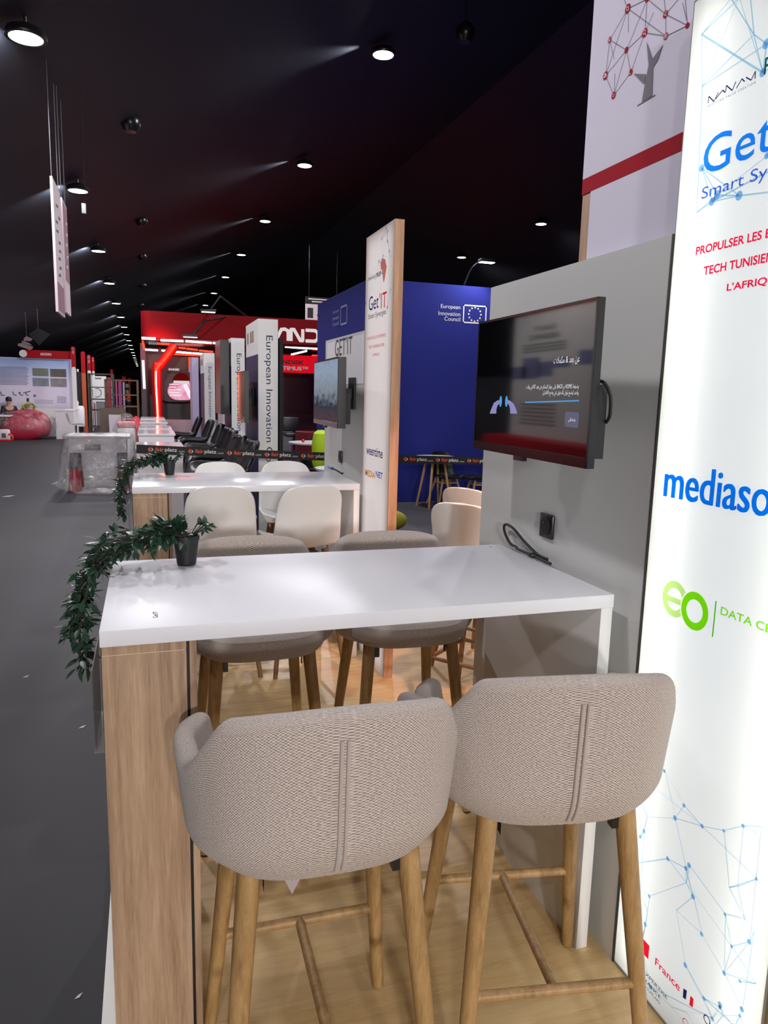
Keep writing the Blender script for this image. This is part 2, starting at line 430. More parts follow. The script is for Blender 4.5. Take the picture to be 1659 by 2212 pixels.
m.text('DATA CENTER', p, R_DIR, U_DIR, w=.235, h=at(1556, 1309, 'x', X1).z-p.z, bold=.012)
m.build('lettering', fabric_print('sign_green', '#86e612'), fb, smooth=False)
# partner marks at the top and the foot of the lightbox
def c5(x, y): return (1240+x/3.351, y/3.351)
def c7(x, y): return (1300+x/4.621, 1900+y/4.621)
m = MB()
for st in ([(970, 748), (976, 697), (1012, 735), (1045, 668)], [(1026, 716), (1076, 652), (1096, 670)], [(1098, 662), (1103, 618), (1145, 655), (1172, 590)], [(1175, 640), (1215, 570), (1235, 590)], [(1245, 560), (1282, 580), (1313, 515), (1310, 570)]):
    q = [at(*c5(*v), 'x', X1) for v in st]
    for u, v in zip(q, q[1:]): m.strip(u, v, .0026, (-1, 0, 0))
p, q = at(*c5(968, 778), 'x', X1), at(*c5(1312, 602), 'x', X1)
m.text('BOOSTING VALUE CREATION', p, R_DIR, U_DIR, w=p.y-q.y, h=.0052, spacing=1.6)
m.build('lettering', fabric_print('sign_navy', '#272c5e'), fb, smooth=False)
p = at(*c5(1372, 545), 'x', X1); MB().text('PROP A', p, R_DIR, U_DIR, w=.13, h=.034, bold=.015).build('lettering', fabric_print('sign_teal', '#1d6a60'), fb, smooth=False)
m = MB(); px_poly(m, [c7(338, 507), c7(475, 662), c7(463, 797), c7(323, 640)], X1)
px_poly(m, [c7(885, 1160), c7(915, 1190), c7(907, 1278), c7(873, 1250)], X1); m.build('flag', fabric_print('flag_red', '#ff2236'), fb, smooth=False)
fc = at(*c7(399, 654), 'x', X1-.0004); m = MB().disc(fc, .0075, (-1, 0, 0)); m.build('flag_disc', fabric_print('flag_white', '#f4f4f2'), fb, smooth=False)
m = MB().ring(fc+V((-.0004, .0005, 0)), .0038, .0058, (-1, 0, 0), a0=.9, a1=2*PI-.9, xdir=(0, -1, 0)); m.disc(fc+V((-.0004, -.0012, 0)), .0021, (-1, 0, 0), 5)
m.build('flag_crescent', fabric_print('flag_red', '#ff2236'), fb, smooth=False)
m = MB(); p, q = at(*c7(530, 847), 'x', X1), at(*c7(775, 1112), 'x', X1); m.text('France', p, R_DIR, U_DIR, w=p.y-q.y, h=at(1414.7, 2066, 'x', X1).z-p.z, bold=.012)
m.build('lettering', fabric_print('sign_crimson', '#ff1c52'), fb, smooth=False)
m = MB()
for s, l, r, h in (('EXPERTISE', (412, 925), (652, 1194), 886), ('FRANCE', (405, 988), (585, 1186), 950), ('GROUPE AFD', (400, 1037), (580, 1242), 1010)):
    p, q = at(*c7(*l), 'x', X1), at(*c7(*r), 'x', X1); m.text(s, p, R_DIR, U_DIR, w=p.y-q.y, h=at(*c7(l[0], h), 'x', X1).z-p.z)
px_poly(m, [c7(815, 1085), c7(850, 1110), c7(838, 1200), c7(808, 1175)], X1)
px_poly(m, [c7(316, 757), c7(382, 832), c7(378, 851), c7(330, 800), c7(328, 830), c7(316, 815)], X1); px_poly(m, [c7(330, 925), c7(368, 966), c7(365, 986), c7(328, 946)], X1)
m.build('lettering', fabric_print('sign_navy', '#272c5e'), fb, smooth=False)
m = MB(); px_poly(m, [c7(322, 845), c7(360, 884), c7(357, 903), c7(320, 862)], X1); m.build('emblem', fabric_print('sign_orange', '#e8542c'), fb, smooth=False)
pr_ = at(1527, 2203, 'x', X1); MB().ring(pr_, .0085, .0115, (-1, 0, 0), sx=1.0).build('emblem', fabric_print('sign_navy', '#272c5e'), fb, smooth=False)
pr_ = at(1481, 2210, 'x', X1); MB().ring(pr_, .009, .011, (-1, 0, 0)).build('emblem', fabric_print('sign_orange', '#e8542c'), fb, smooth=False)

# board wall that carries the near television
WZ = 2.047
w1 = struct(MB().box((1.265, 1.586, 0), (1.312, 2.60, WZ)).build('wall_stand', GREYW))
struct(MB().box((1.264, 1.5805, 0), (1.3105, 1.5855, WZ)).build('trim_2', M('dark_edge_band', '#3a332f', .5)))
# tall red and white tower behind it
tw = thing('sign_tower', 'tall white tower with red band and red tree emblem above the grey wall', 'sign', (1.37, 1.6, 0))
XT = 1.326
yb = at(1250, 562, 'x', XT).y
MB().box((XT, 1.61, 0), (XT+.09, yb, 3.35)).build('body', OAKL, tw)
yw = at(1272, 500, 'x', XT).y; zb0 = at(1259, 422, 'x', XT).z; zb1 = at(1259, 390, 'x', XT).z
MB().box((XT-.003, 1.61, .0), (XT-.0002, yw, zb0)).build('lower_panel', LILAC, tw)
MB().box((XT-.004, 1.61, zb0+.0002), (XT-.0002, yb, zb1)).build('band', RED, tw)['label'] = 'red band'
up = MB().box((XT-.004, 1.61, zb1+.0002), (XT-.0002, yb, 3.35)).build('upper_panel', LILAC, tw)
XE_ = XT-.005
NODES = [(390, 62, 32), (530, -8, 22), (663, 103, 26), (821, 184, 20), (665, 262, 24), (512, 237, 31), (258, 288, 21), (380, 362, 22), (411, 523, 22), (228, 548, 29), (287, 690, 25), (300, -150, 26), (480, -220, 28), (640, -140, 24), (800, -60, 24)]
LINKS = [(0, 4), (0, 6), (1, 7), (2, 3), (2, 4), (4, 5), (4, 3), (5, 7), (6, 7), (6, 9), (7, 9), (7, 8), (9, 10), (8, 10), (7, 10), (5, 8), (0, 9), (1, 5), (2, 13), (2, 14), (3, 14), (0, 11), (1, 12), (11, 12), (12, 13), (13, 14), (1, 2), (1, 0)]
NP = [at(*c5(x, y), 'x', XE_) for x, y, r in NODES]
m = MB()
for i, j in LINKS: m.strip(NP[i], NP[j], .0016, (-1, 0, 0))
for (a0, a1) in (((392, 62), (393, 235)), ((258, 288), (290, 428)), ((295, 530), (290, 690)), ((575, 90), (512, 237)), ((785, 20), (825, 184))): m.strip(at(*c5(*a0), 'x', XE_), at(*c5(*a1), 'x', XE_), .0014, (-1, 0, 0))
m.build('emblem_lines', M('grey_ink', '#6b6570', .6), up, smooth=False)
for p, (x, y, r) in zip(NP, NODES):
    rr = at(*c5(x, y-r), 'x', XE_).z-p.z; MB().disc(p+V((-.0008, 0, 0)), abs(rr), (-1, 0, 0), 24).build('emblem_disc', RED, up, smooth=False)
K = lambda i: NP[i]+V((-.0014, 0, 0)); NX = (-1, 0, 0)
def icon(i, fn): m = MB(); fn(m, K(i)); m.build('emblem_icon', M('white_ink', '#f2f0f2', .6), up, smooth=False)
icon(0, lambda m, p: m.ring(p, .006, .009, NX, 4, sx=.7, xdir=(0, -1, 1)))
icon(2, lambda m, p: [m.disc(p+V((0, dy, dz)), .0022, NX, 8) for dy, dz in ((.003, 0), (-.003, .004), (-.003, -.004))]+[m.strip(p+V((0, .003, 0)), p+V((0, -.003, z)), .0012, NX) for z in (.004, -.004)])
icon(4, lambda m, p: (m.ring(p, .0042, .0056, NX), m.ring(p, .0012, .0024, NX)))
icon(5, lambda m, p: (m.ring(p+V((0, .001, .002)), .0044, .0062, NX), m.strip(p+V((0, -.003, -.003)), p+V((0, -.007, -.008)), .002, NX)))
icon(6, lambda m, p: [m.disc(p+V((0, dy, dz)), .0019, NX, 8) for dy, dz in ((.003, .003), (-.003, .003), (0, -.002), (.003, -.003), (-.003, -.003))])
icon(8, lambda m, p: m.ring(p, .0036, .0054, NX, a0=2.4, a1=5.2, xdir=(0, -1, 0)))
icon(9, lambda m, p: [m.disc(p+V((0, dy, dz)), r, NX, 12) for dy, dz, r in ((.004, -.002, .0036), (-.004, -.002, .0036), (0, .002, .005))])
icon(10, lambda m, p: m.ring(p, .0042, .0058, NX, 4, xdir=(0, -1, 1)))
m = MB()
for pg in ([(525, 298), (545, 352), (568, 425), (572, 490), (565, 690), (490, 740), (512, 610), (540, 470)], [(568, 425), (645, 320), (608, 430), (572, 490)], [(430, 533), (520, 537), (516, 572), (505, 610)]):
    m.poly([at(*c5(*q), 'x', XE_-.0004) for q in pg])
m.strip(at(*c5(458, 765), 'x', XE_-.0004), at(*c5(587, 687), 'x', XE_-.0004), .0028, (-1, 0, 0))
m.build('emblem_trunk', M('grey_trunk_ink', '#77737c', .6), up, smooth=False)

# second stand: slim printed pillar and its board wall
pl = thing('printed_pillar', 'slim white printed pillar with oak edge and red and blue lettering', 'pillar', (1.30, 4.07, 0))
f = MB(); f.box((1.279, 3.81, 0), (1.331, 3.822, 2.555)); f.box((1.279, 4.323, 0), (1.331, 4.335, 2.555)); f.box((1.279, 3.822, 2.543), (1.331, 4.323, 2.555)); f.box((1.327, 3.822, 0), (1.331, 4.323, 2.543)); f.build('body', OAKL, pl, smooth=False)
MB().box((1.322, 3.85, .03), (1.3255, 4.295, 2.52)).build('led_panel', EM('led_mat_dim', '#fff1f2', .95), pl, smooth=False)
pf = MB().poly([(1.2772, 4.335, .002), (1.2772, 3.81, .002), (1.2772, 3.81, 2.554), (1.2772, 4.335, 2.554)]).build('fabric_face', CLOTH, pl, smooth=False)
XP = 1.2758
a, d = MB(), MB(); network(a, d, XP, 3.83, 4.32, 2.08, 2.54, 20, 8, .003, 7)
a.build('network_lines', fabric_print('pale_line_print', '#d5e2ee'), pf, smooth=False); d.build('network_dots', fabric_print('pale_dot_print', '#a8c8ec'), pf, smooth=False)
def c3(x, y): return (660+x/2.988, 460+y/2.988)
def t3(mb, s, l, r, h, **k):
    p, q = at(*c3(*l), 'x', XP), at(*c3(*r), 'x', XP); return mb.text(s, p, R_DIR, U_DIR, w=p.y-q.y, h=at(*c3(l[0], h), 'x', XP).z-p.z, **k)
m = MB(); t3(m, 'Get', (408, 634), (470, 617), 545); m.build('lettering', fabric_print('navy_print', '#27347c'), pf, smooth=False)
m = MB(); t3(m, "'IT", (476, 622), (522, 603), 520); [t3(m, s, l, r, h) for s, l, r, h in (('PROPULSER LES ENTREPRISES', (400, 822), (516, 800), 803), ('TECH TUNISIENNES VERS', (408, 877), (507, 858), 858), ("L'AFRIQUE", (432, 928), (475, 920), 908))]
m.build('lettering', fabric_print('red_print_lit', '#e0283e'), pf, smooth=False)
m = MB(); t3(m, 'Smart Synergies', (405, 697), (519, 668), 655); m.build('lettering', fabric_print('dark_print', '#3a3a46'), pf, smooth=False)
m = MB(); t3(m, 'weentime', (392, 1556), (497, 1566), 1500, bold=.01); m.build('lettering', fabric_print('navy_print', '#27347c'), pf, smooth=False)
m = MB(); t3(m, 'MEDIA', (386, 1692), (448, 1702), 1652, bold=.02); m.build('lettering', fabric_print('orange_print_lit', '#f09a34'), pf, smooth=False)
m = MB(); t3(m, 'NET', (452, 1703), (497, 1712), 1663, bold=.02); m.build('lettering', fabric_print('mid_blue_print', '#3a70cc'), pf, smooth=False)
m = MB(); t3(m, 'PROP A', (458, 418), (499, 402), 388, bold=.02); t3(m, 'MANAVI', (406, 440), (455, 424), 418); m.build('lettering', fabric_print('dark_print', '#3a3a46'), pf, smooth=False)
m = MB(); af = [(484, 318), (500, 292), (515, 300), (519, 328), (524, 345), (517, 385), (510, 430), (503, 452), (499, 418), (499, 372), (486, 362)]
m.poly([at(*c3(*q), 'x', XP) for q in af]); m.build('emblem', fabric_print('africa_print', '#d88a86'), pf, smooth=False)
struct(MB().box((1.279, 4.34, 0), (1.326, 5.36, 2.02)).build('wall_stand_far', GREYW))
hd = MB().box((1.2765, 4.36, 1.70), (1.2785, 5.30, 2.0)).build('header_board', FABP, None, smooth=False)
tag(hd, 'white name board lettered in black above the far television', 'sign')
m = MB(); p, q = at(*c3(190, 928), 'x', 1.2758), at(*c3(301, 905), 'x', 1.2758); zc = at(*c3(190, 818), 'x', 1.2758).z
m.text("GET'IT", p, R_DIR, U_DIR, w=p.y-q.y, h=zc-p.z); m.build('lettering', INK, hd, smooth=False)
# ---------------------------------------------------------------- bar tables
OAKC = WOOD('sonoma_oak', '', '', '')
def bar_table(x0, x1, y0, y1, label, marks):
    t = thing('bar_table', label, 'table', ((x0+x1)/2, (y0+y1)/2, 0), group='white bar tables of the two stands')
    MB().box((x0, y0, 1.062), (x1, y1, 1.10), .0015).build('tabletop', WHITE if marks else M('gloss_laminate', '#e0dfe2', .2, spec=.4), t)
    MB().box((x1-.038, y0+.002, 0), (x1-.001, y1-.002, 1.0615), .001).build('side_panel', WHITEM, t)
    c = MB()
    c.box((x0+.003, y0+.006, .0), (x0+.186, y1-.004, 1.038)); c.box((x0+.0035, y0+.0075, 1.0405), (x0+.186, y1-.004, 1.0615))
    c.build('cabinet_leg', OAKC, t, smooth=False)
    MB().box((x0+.193, y0+.006, 0), (x0+.209, y1-.004, 1.0615)).build('side_board', OAKC, t, smooth=False)
    MB().box((x0+.1865, y0+.010, 0), (x0+.1925, y1-.01, 1.06)).build('shadow_gap', BLACKM, t, smooth=False)
    MB().box((x0+.004, y0+.0072, 1.0382), (x0+.185, y1-.005, 1.0403)).build('edge_band', M('pale_edge_band', '#c9b193', .5), t, smooth=False)
    if marks:
        m = MB(); p = V((x0+.126, y0+.075, 1.1004)); m.text("Get'IT", p, (0, 1, 0), (-1, 0, 0), w=.05, h=.012); m.build('lettering', INK, t, smooth=False)
        MB().cyl((1.17, 2.31, 1.1002), (1.17, 2.31, 1.1012), .006).build('screw_cap', M('grey_cap', '#9b9d9c', .4), t)
    else:
        m = MB(); m.text('WORKSHOP', (x0+.03, y0+.10, 1.1004), (1, 0, 0), (0, 1, 0), w=.13, h=.016); m.build('lettering', INK, t, smooth=False)
    return t
bar_table(-.112, 1.225, 1.652, 2.352, 'near white bar table on an oak cabinet leg beside the grey television wall', 1)
bar_table(-.085, 1.222, 4.185, 4.885, 'far white bar table on an oak cabinet leg behind the white shell chairs', 0)
# clear acrylic leaflet pockets on the aisle side of the cabinets
def acrylic():
    t = NT('clear_acrylic'); tr = t.new('ShaderNodeBsdfTransparent'); tr.inputs[0].default_value = (.96, .97, .97, 1)
    fr = t.new('ShaderNodeLayerWeight'); fr.inputs[0].default_value = .35; gl = t.new('ShaderNodeBsdfGlossy'); gl.inputs['Roughness'].default_value = .08
    df = t.new('ShaderNodeBsdfDiffuse'); df.inputs[0].default_value = (.9, .88, .86, 1); m1 = t.new('ShaderNodeMixShader'); m1.inputs[0].default_value = .5
    t.link(gl.outputs[0], m1.inputs[1]); t.link(df.outputs[0], m1.inputs[2]); m2 = t.new('ShaderNodeMixShader'); t.link(fr.outputs[1], m2.inputs[0])
    t.link(tr.outputs[0], m2.inputs[1]); t.link(m1.outputs[0], m2.inputs[2]); t.link(m2.outputs[0], t.out.inputs[0]); MATS['clear_acrylic'] = t.m; return t.m
ACR = acrylic()
def pocket(x, y, label):
    b = MB().box((x-.003, y, .80), (x-.0006, y+.23, 1.055)); b.box((x-.024, y, .80), (x-.003, y+.23, .803)); b.box((x-.024, y, .803), (x-.0215, y+.23, 1.0))
    return tag(b.build('leaflet_holder', ACR, None, smooth=False), label, 'leaflet holder', 'acrylic leaflet holders')
pocket(-.1095, 1.68, 'clear acrylic leaflet holder on the aisle side of the near cabinet leg')
pocket(-.0825, 4.22, 'clear acrylic leaflet holder on the aisle side of the far cabinet leg')

# ---------------------------------------------------------------- televisions
def television(name, label, near, far, z0, z1, wallx, depth=.045, group=None):
    near, far = V((*near, 0)), V((*far, 0)); r = (near-far).normalized(); n = r.cross(V((0, 0, 1))); W = (near-far).length
    c = (near+far)/2; t = thing(name, label, 'television', (c.x, c.y, z0), group=group)
    P = lambda u, v, w_: far + r*u + V((0, 0, z0+v)) + n*w_
    H = z1-z0
    def bx(mb, u0, u1, v0, v1, w0, w1): return mb.slab([P(u0, v0, w0), P(u1, v0, w0), P(u1, v1, w0), P(u0, v1, w0)], n*(w1-w0))
    bx(MB(), 0, W, 0, H, -depth, -.003).build('casing', BLACK, t, smooth=False)
    bx(MB(), W*.04, W*.985, .025, H*.5, -depth-.032, -depth-.0005).build('rear_bulge', BLACKM, t, smooth=False)
    f = MB(); bx(f, 0, .007, .0, H, -.003, 0); bx(f, W-.007, W, 0, H, -.003, 0); bx(f, .007, W-.007, H-.007, H, -.003, 0); bx(f, .007, W-.007, 0, .028, -.003, .0005)
    f.build('bezel', M('glossy_bezel', '#0b0b0d', .18), t, smooth=False)
    s = bx(MB(), .007, W-.007, .028, H-.007, -.003, -.0012).build('screen', M('screen_glass', '#050506', .045, spec=.6, coat=.35), t, smooth=False)
    bx(MB(), W*.42, W*.50, -.014, -.0003, -.02, -.003).build('receiver', BLACK, t, smooth=False)
    a = MB(); q = P(W*.5, H*.5, -depth-.033); a.box((q.x+.0, q.y-.06, q.z-.08), (q.x+.012, q.y+.06, q.z+.08)); a.box((wallx-.014, q.y-.07, q.z-.1), (wallx-.0006, q.y+.07, q.z+.1)); a.box((q.x+.01, q.y-.02, q.z-.03), (wallx-.01, q.y+.02, q.z+.03))
    a.build('wall_bracket', BLACKM, t, smooth=False)
    return t, s, P, W, H, r, n
tv, scr, P, W, H, r, n = television('television', 'near wall television showing a dark setup screen with Arabic writing', (1.082, 1.615), (1.10, 2.345), 1.455, 1.888, 1.265, .022)
XV = 1.09
def tvp(x, y, off=0):
    a = at(x, y, 'x', 1.091); u = (2.345-a.y)/.73*W; return P(u, a.z-1.455, -.0008+off)
def c4(x, y): return tvp(1000+x/3.351, 600+y/3.351)
FORMS = {'ع': 0xFEC9, 'ن': 0xFEE5, 'ب': 0xFE8F, 'د': 0xFEA9, 'م': 0xFEE1, 'ك': 0xFED9, 'ل': 0xFEDD, 'ا': 0xFE8D, 'ت': 0xFE95, 'ي': 0xFEF1, 'ض': 0xFEBD, 'غ': 0xFECD, 'ط': 0xFEC1, 'و': 0xFEED, 'ى': 0xFEEF, 'ج': 0xFE9D, 'ه': 0xFEE9, 'ز': 0xFEAF, 'ح': 0xFEA1, 'ف': 0xFED1, 'ق': 0xFED5, 'ث': 0xFE99, 'خ': 0xFEA5, 'ر': 0xFEAD}
NOJOIN = 'ادورزى'
def arabic(s):
    """shape and order Arabic words for a left-to-right text line"""
    out = []
    for wd in s.split(' '):
        if not any(c in FORMS for c in wd): out.append(wd); continue
        g = []
        i = 0
        while i < len(wd):
            c = wd[i]; pj = i > 0 and wd[i-1] not in NOJOIN
            if c == 'ل' and i+1 < len(wd) and wd[i+1] == 'ا': g.append(chr(0xFEFB+(1 if pj else 0))); i += 2; continue
            nj = i+1 < len(wd) and c not in NOJOIN
            k = (3 if pj and nj else 1 if pj else 2 if nj else 0)
            g.append(chr(FORMS[c]+k)); i += 1
        out.append(''.join(g[::-1]))
    return ' '.join(out[::-1])
SW = EM('screen_white', '#e8e8ee', .9)
def trow(s, l, rr, hpx):
    p, q = c4(*l), c4(*rr); MB().text(arabic(s), p, r, (0, 0, 1), w=(q-p).dot(r), h=abs(c4(l[0], l[1]-hpx).z-p.z)).build('screen_text', SW, scr, smooth=False)
trow('عن بعد & مكملات', (662, 636), (860, 600), 62)
trow('يضغط HOME و BACK على جهاز التحكم عن بعد BT في وقت', (455, 818), (854, 792), 44)
trow('واحد لبضع ثوان للدخول في وضع الاقتران', (580, 858), (852, 838), 44)
MB().strip(c4(448, 902), c4(857, 890), .0035, n).build('screen_line', EM('screen_blue', '#5aa9ec', .8), scr, smooth=False)
off = n*.0004
for cx in (263, 307): MB().disc(c4(cx, 895), abs(c4(cx, 855).z-c4(cx, 895).z), n, 24, sx=.52, xdir=r).build('screen_disc', EM('screen_blue', '#5aa9ec', .8), scr, smooth=False)
for pg in ([(181, 983), (195, 945), (213, 905), (240, 888), (255, 885), (262, 902), (240, 925), (232, 950), (230, 983)], [(392, 983), (380, 945), (362, 910), (333, 888), (318, 885), (310, 902), (330, 925), (336, 950), (337, 983)]):
    MB().poly([c4(*q)+off for q in pg]).build('screen_hand', EM('screen_lilac', '#a9a6e2', .62), scr, smooth=False)
m = MB(); b0, b1 = c4(746, 1078), c4(853, 1073); hh = c4(746, 968).z-b0.z; ww = (b1-b0).dot(r); rad = hh*.2; pts = []
for cx, cz, a0 in ((ww-rad, hh-rad, 0), (rad, hh-rad, 90), (rad, rad, 180), (ww-rad, rad, 270)):
    for k in range(6): a = R_(a0+k*18); pts.append(b0+r*(cx+rad*math.cos(a))+V((0, 0, cz+rad*math.sin(a))))
m.poly(pts); m.build('screen_button', EM('screen_button_grey', '#73728c', .65), scr, smooth=False)
m = MB(); p = b0+off+r*ww*.26+V((0, 0, hh*.34)); m.text(arabic('يتخطى'), p, r, (0, 0, 1), w=ww*.5, h=hh*.3); m.build('screen_text', EM('screen_white', '#e8e8ee', .9), scr, smooth=False)
cb = MB(); cb.tube(cat([P(W-.03, .225, -.028), P(W+.004, .222, -.03), P(W+.022, .19, -.04), P(W+.012, .14, -.05), P(W-.012, .12, -.056)], 6), .0045); cb.build('cable', BLACKM, tv)
tv2, scr2, P2, W2, H2, r2, n2 = television('television', 'far wall television reflecting a pale blue picture under the black lettered board', (1.07, 4.17), (1.11, 4.99), 1.432, 1.848, 1.277, .05)
# picture on the far screen: hazy harbour scene
t = NT('harbour_picture'); g = t.coords(); sp_ = t.new('ShaderNodeSeparateXYZ'); t.link(g, sp_.inputs[0])
nz = t.new('ShaderNodeTexNoise', Scale=9, Detail=6.0); t.link(t.coords((1, 1, 3)), nz.inputs['Vector'])
ad = t.new('ShaderNodeMath', operation='MULTIPLY_ADD'); t.link(nz.outputs[0], ad.inputs[0]); ad.inputs[1].default_value = .22; t.link(sp_.outputs[2], ad.inputs[2])
cl = t.ramp(ad.outputs[0], ((.02, '#3a2f38'), (.16, '#5b4650'), (.24, '#39404c'), (.33, '#8e97a4'), (.46, '#9fb0c6'), (.60, '#7f97b8')))
em = t.new('ShaderNodeEmission'); t.link(cl, em.inputs[0]); em.inputs[1].default_value = .72; t.link(em.outputs[0], t.out.inputs[0])
MB().slab([P2(.01, .032, -.0008), P2(W2-.01, .032, -.0008), P2(W2-.01, H2-.01, -.0008), P2(.01, H2-.01, -.0008)], n2*.0003).build('screen_picture', t.m, scr2, smooth=False)

# ---------------------------------------------------------------- sockets and cables
def socket(y, z, x, label):
    s = thing('wall_socket', label, 'socket', (x, y, z), group='black wall sockets')
    MB().box((x-.011, y-.041, z-.041), (x-.0006, y+.041, z+.041), .005).build('plate', BLACK, s)
    MB().cyl((x-.0115, y, z), (x-.0135, y, z), .029, .031, 28).build('rim', BLACK, s)
    MB().cyl((x-.0137, y, z), (x-.0140, y, z), .021, n=24).build('recess', BLACKM, s)
    MB().cyl((x-.0141, y, z+.012), (x-.020, y, z+.012), .0025, n=10).build('pin', CHROME, s)
socket(2.085, 1.215, 1.265, 'black socket on the grey wall under the near television')
socket(4.86, 1.205, 1.279, 'black socket on the white wall under the far television')
def ct(x, y): return at(1000+x/3.351, 600+y/3.351, 'x', 1.245)
cp = [V((1.245, 2.18, 1.1005+.006))]
pts = [ct(608, 2062), ct(606, 2035), ct(560, 2015), ct(520, 1985), ct(440, 1905), ct(370, 1820), ct(318, 1785), ct(298, 1800), ct(305, 1850), ct(340, 1920), ct(385, 1985)]
pts = [V((p.x, p.y, max(p.z, 1.108))) for p in pts]
pts += [V((1.236, pts[-1].y-.03, 1.107)), V((1.232, 2.06, 1.107)), V((1.23, 2.0, 1.107))]
c = tag(MB().tube(cat(pts, 8), .0048, 10).build('power_cable', BLACKM), 'black cable looping up from the near white tabletop by the wall', 'cable')
e = ct(520, 2020); MB().box((1.222, e.y-.02, 1.1008), (1.25, e.y+.012, 1.114), .003).build('plug', BLACK, c)
q = [at(740, 1027, 'x', 1.26), at(737, 1022, 'x', 1.255), at(727, 1016, 'x', 1.245), at(718, 1012, 'x', 1.235)]
c = tag(MB().tube(cat([V((1.262, q[0].y, 1.102)), q[1], q[2], q[3]], 6), .006, 8).build('video_cable', BLACKM), 'black video cable with blue plug over the far tabletop', 'cable')
dd = (q[3]-q[2]).normalized(); MB().cyl(q[3], q[3]+dd*.06, .011, .009, 12).build('plug', M('blue_plug', '#2a6fc0', .4), c); MB().cyl(q[3]+dd*.061, q[3]+dd*.085, .006, n=10).build('plug_tip', CHROME, c)

# ---------------------------------------------------------------- upholstered bar stools
def stool_shape():
    A, B = .284, .262
    def plan(ph, k):        # ph from the back centre, radians
        s, c_ = math.sin(ph), math.cos(ph); e = .68
        fl_ = 1+.10*min(1, max(0, (abs(ph)-R_(55))/R_(60))); x = A*k*fl_*math.copysign(abs(s)**e, s); y = -B*k*math.copysign(abs(c_)**e, c_) if c_ > 0 else .20*k*abs(c_)**.9
        return x, y
    def rim(ph):
        a = abs(ph); t = min(max((a-R_(42))/R_(37), 0), 1); t = t*t*(3-2*t)
        return (1.058-.032*min(1, a/R_(55))**2)*(1-t)+.912*t
    return plan, rim
PLAN, RIM = stool_shape()
PHM = R_(133)
# cross-section of the padded shell: (0..1 height between seat pan and rim, thickness offset 0 outside .. 1 inside)
def shell_pt(u, v, TH=.046):
    ph = (u*2-1)*PHM
    end = min(1, (1-abs(u*2-1))/.035); end = math.sqrt(max(0, 1-(1-end)**2)) if end < 1 else 1     # rounded arm fronts
    zt = RIM(ph); zb = .695
    # path: outside bottom -> outside up -> over rim -> inside down to the seat
    if v < .52:
        t = v/.52; h = t; z = zb+(zt-.022-zb)*t
        k = .80+.135*(1-(1-min(t/.30, 1))**2.2)+.075*t; ins = 0
    elif v < .72:
        t = (v-.52)/.20; a = PI*t; z = zt-.022+.022*math.sin(a); ins = (1-math.cos(a))/2; k = 1.01
    else:
        t = (v-.72)/.28; z = zt-.022-(zt-.022-.765)*t; ins = 1; k = 1.01-.105*t
    th = TH*ins*(.25+.75*end)
    x, y = PLAN(ph, k)
    x2, y2 = PLAN(ph, max(.05, k-.16))
    d = V((x-x2, y-y2, 0)); d = d.normalized() if d.length > 1e-6 else V((0, -1, 0))
    mid = TH*.5*(1-end); off = -th-mid
    if ins >= .5:         # quilted channels inside
        ch = abs(math.sin(u*2*PHM*A_ARC/.078*PI/2+PI/2)); off += -.006*(ch**.35-1)*-1*(1 if abs(ph) < R_(110) else 0)*min(1, (ins-.5)*2)
    p = V((x, y, 0))+d*off
    zz = z-(1-end)*.012*(1 if v > .4 else 0)
    return V((p.x, p.y, zz))
A_ARC = .285
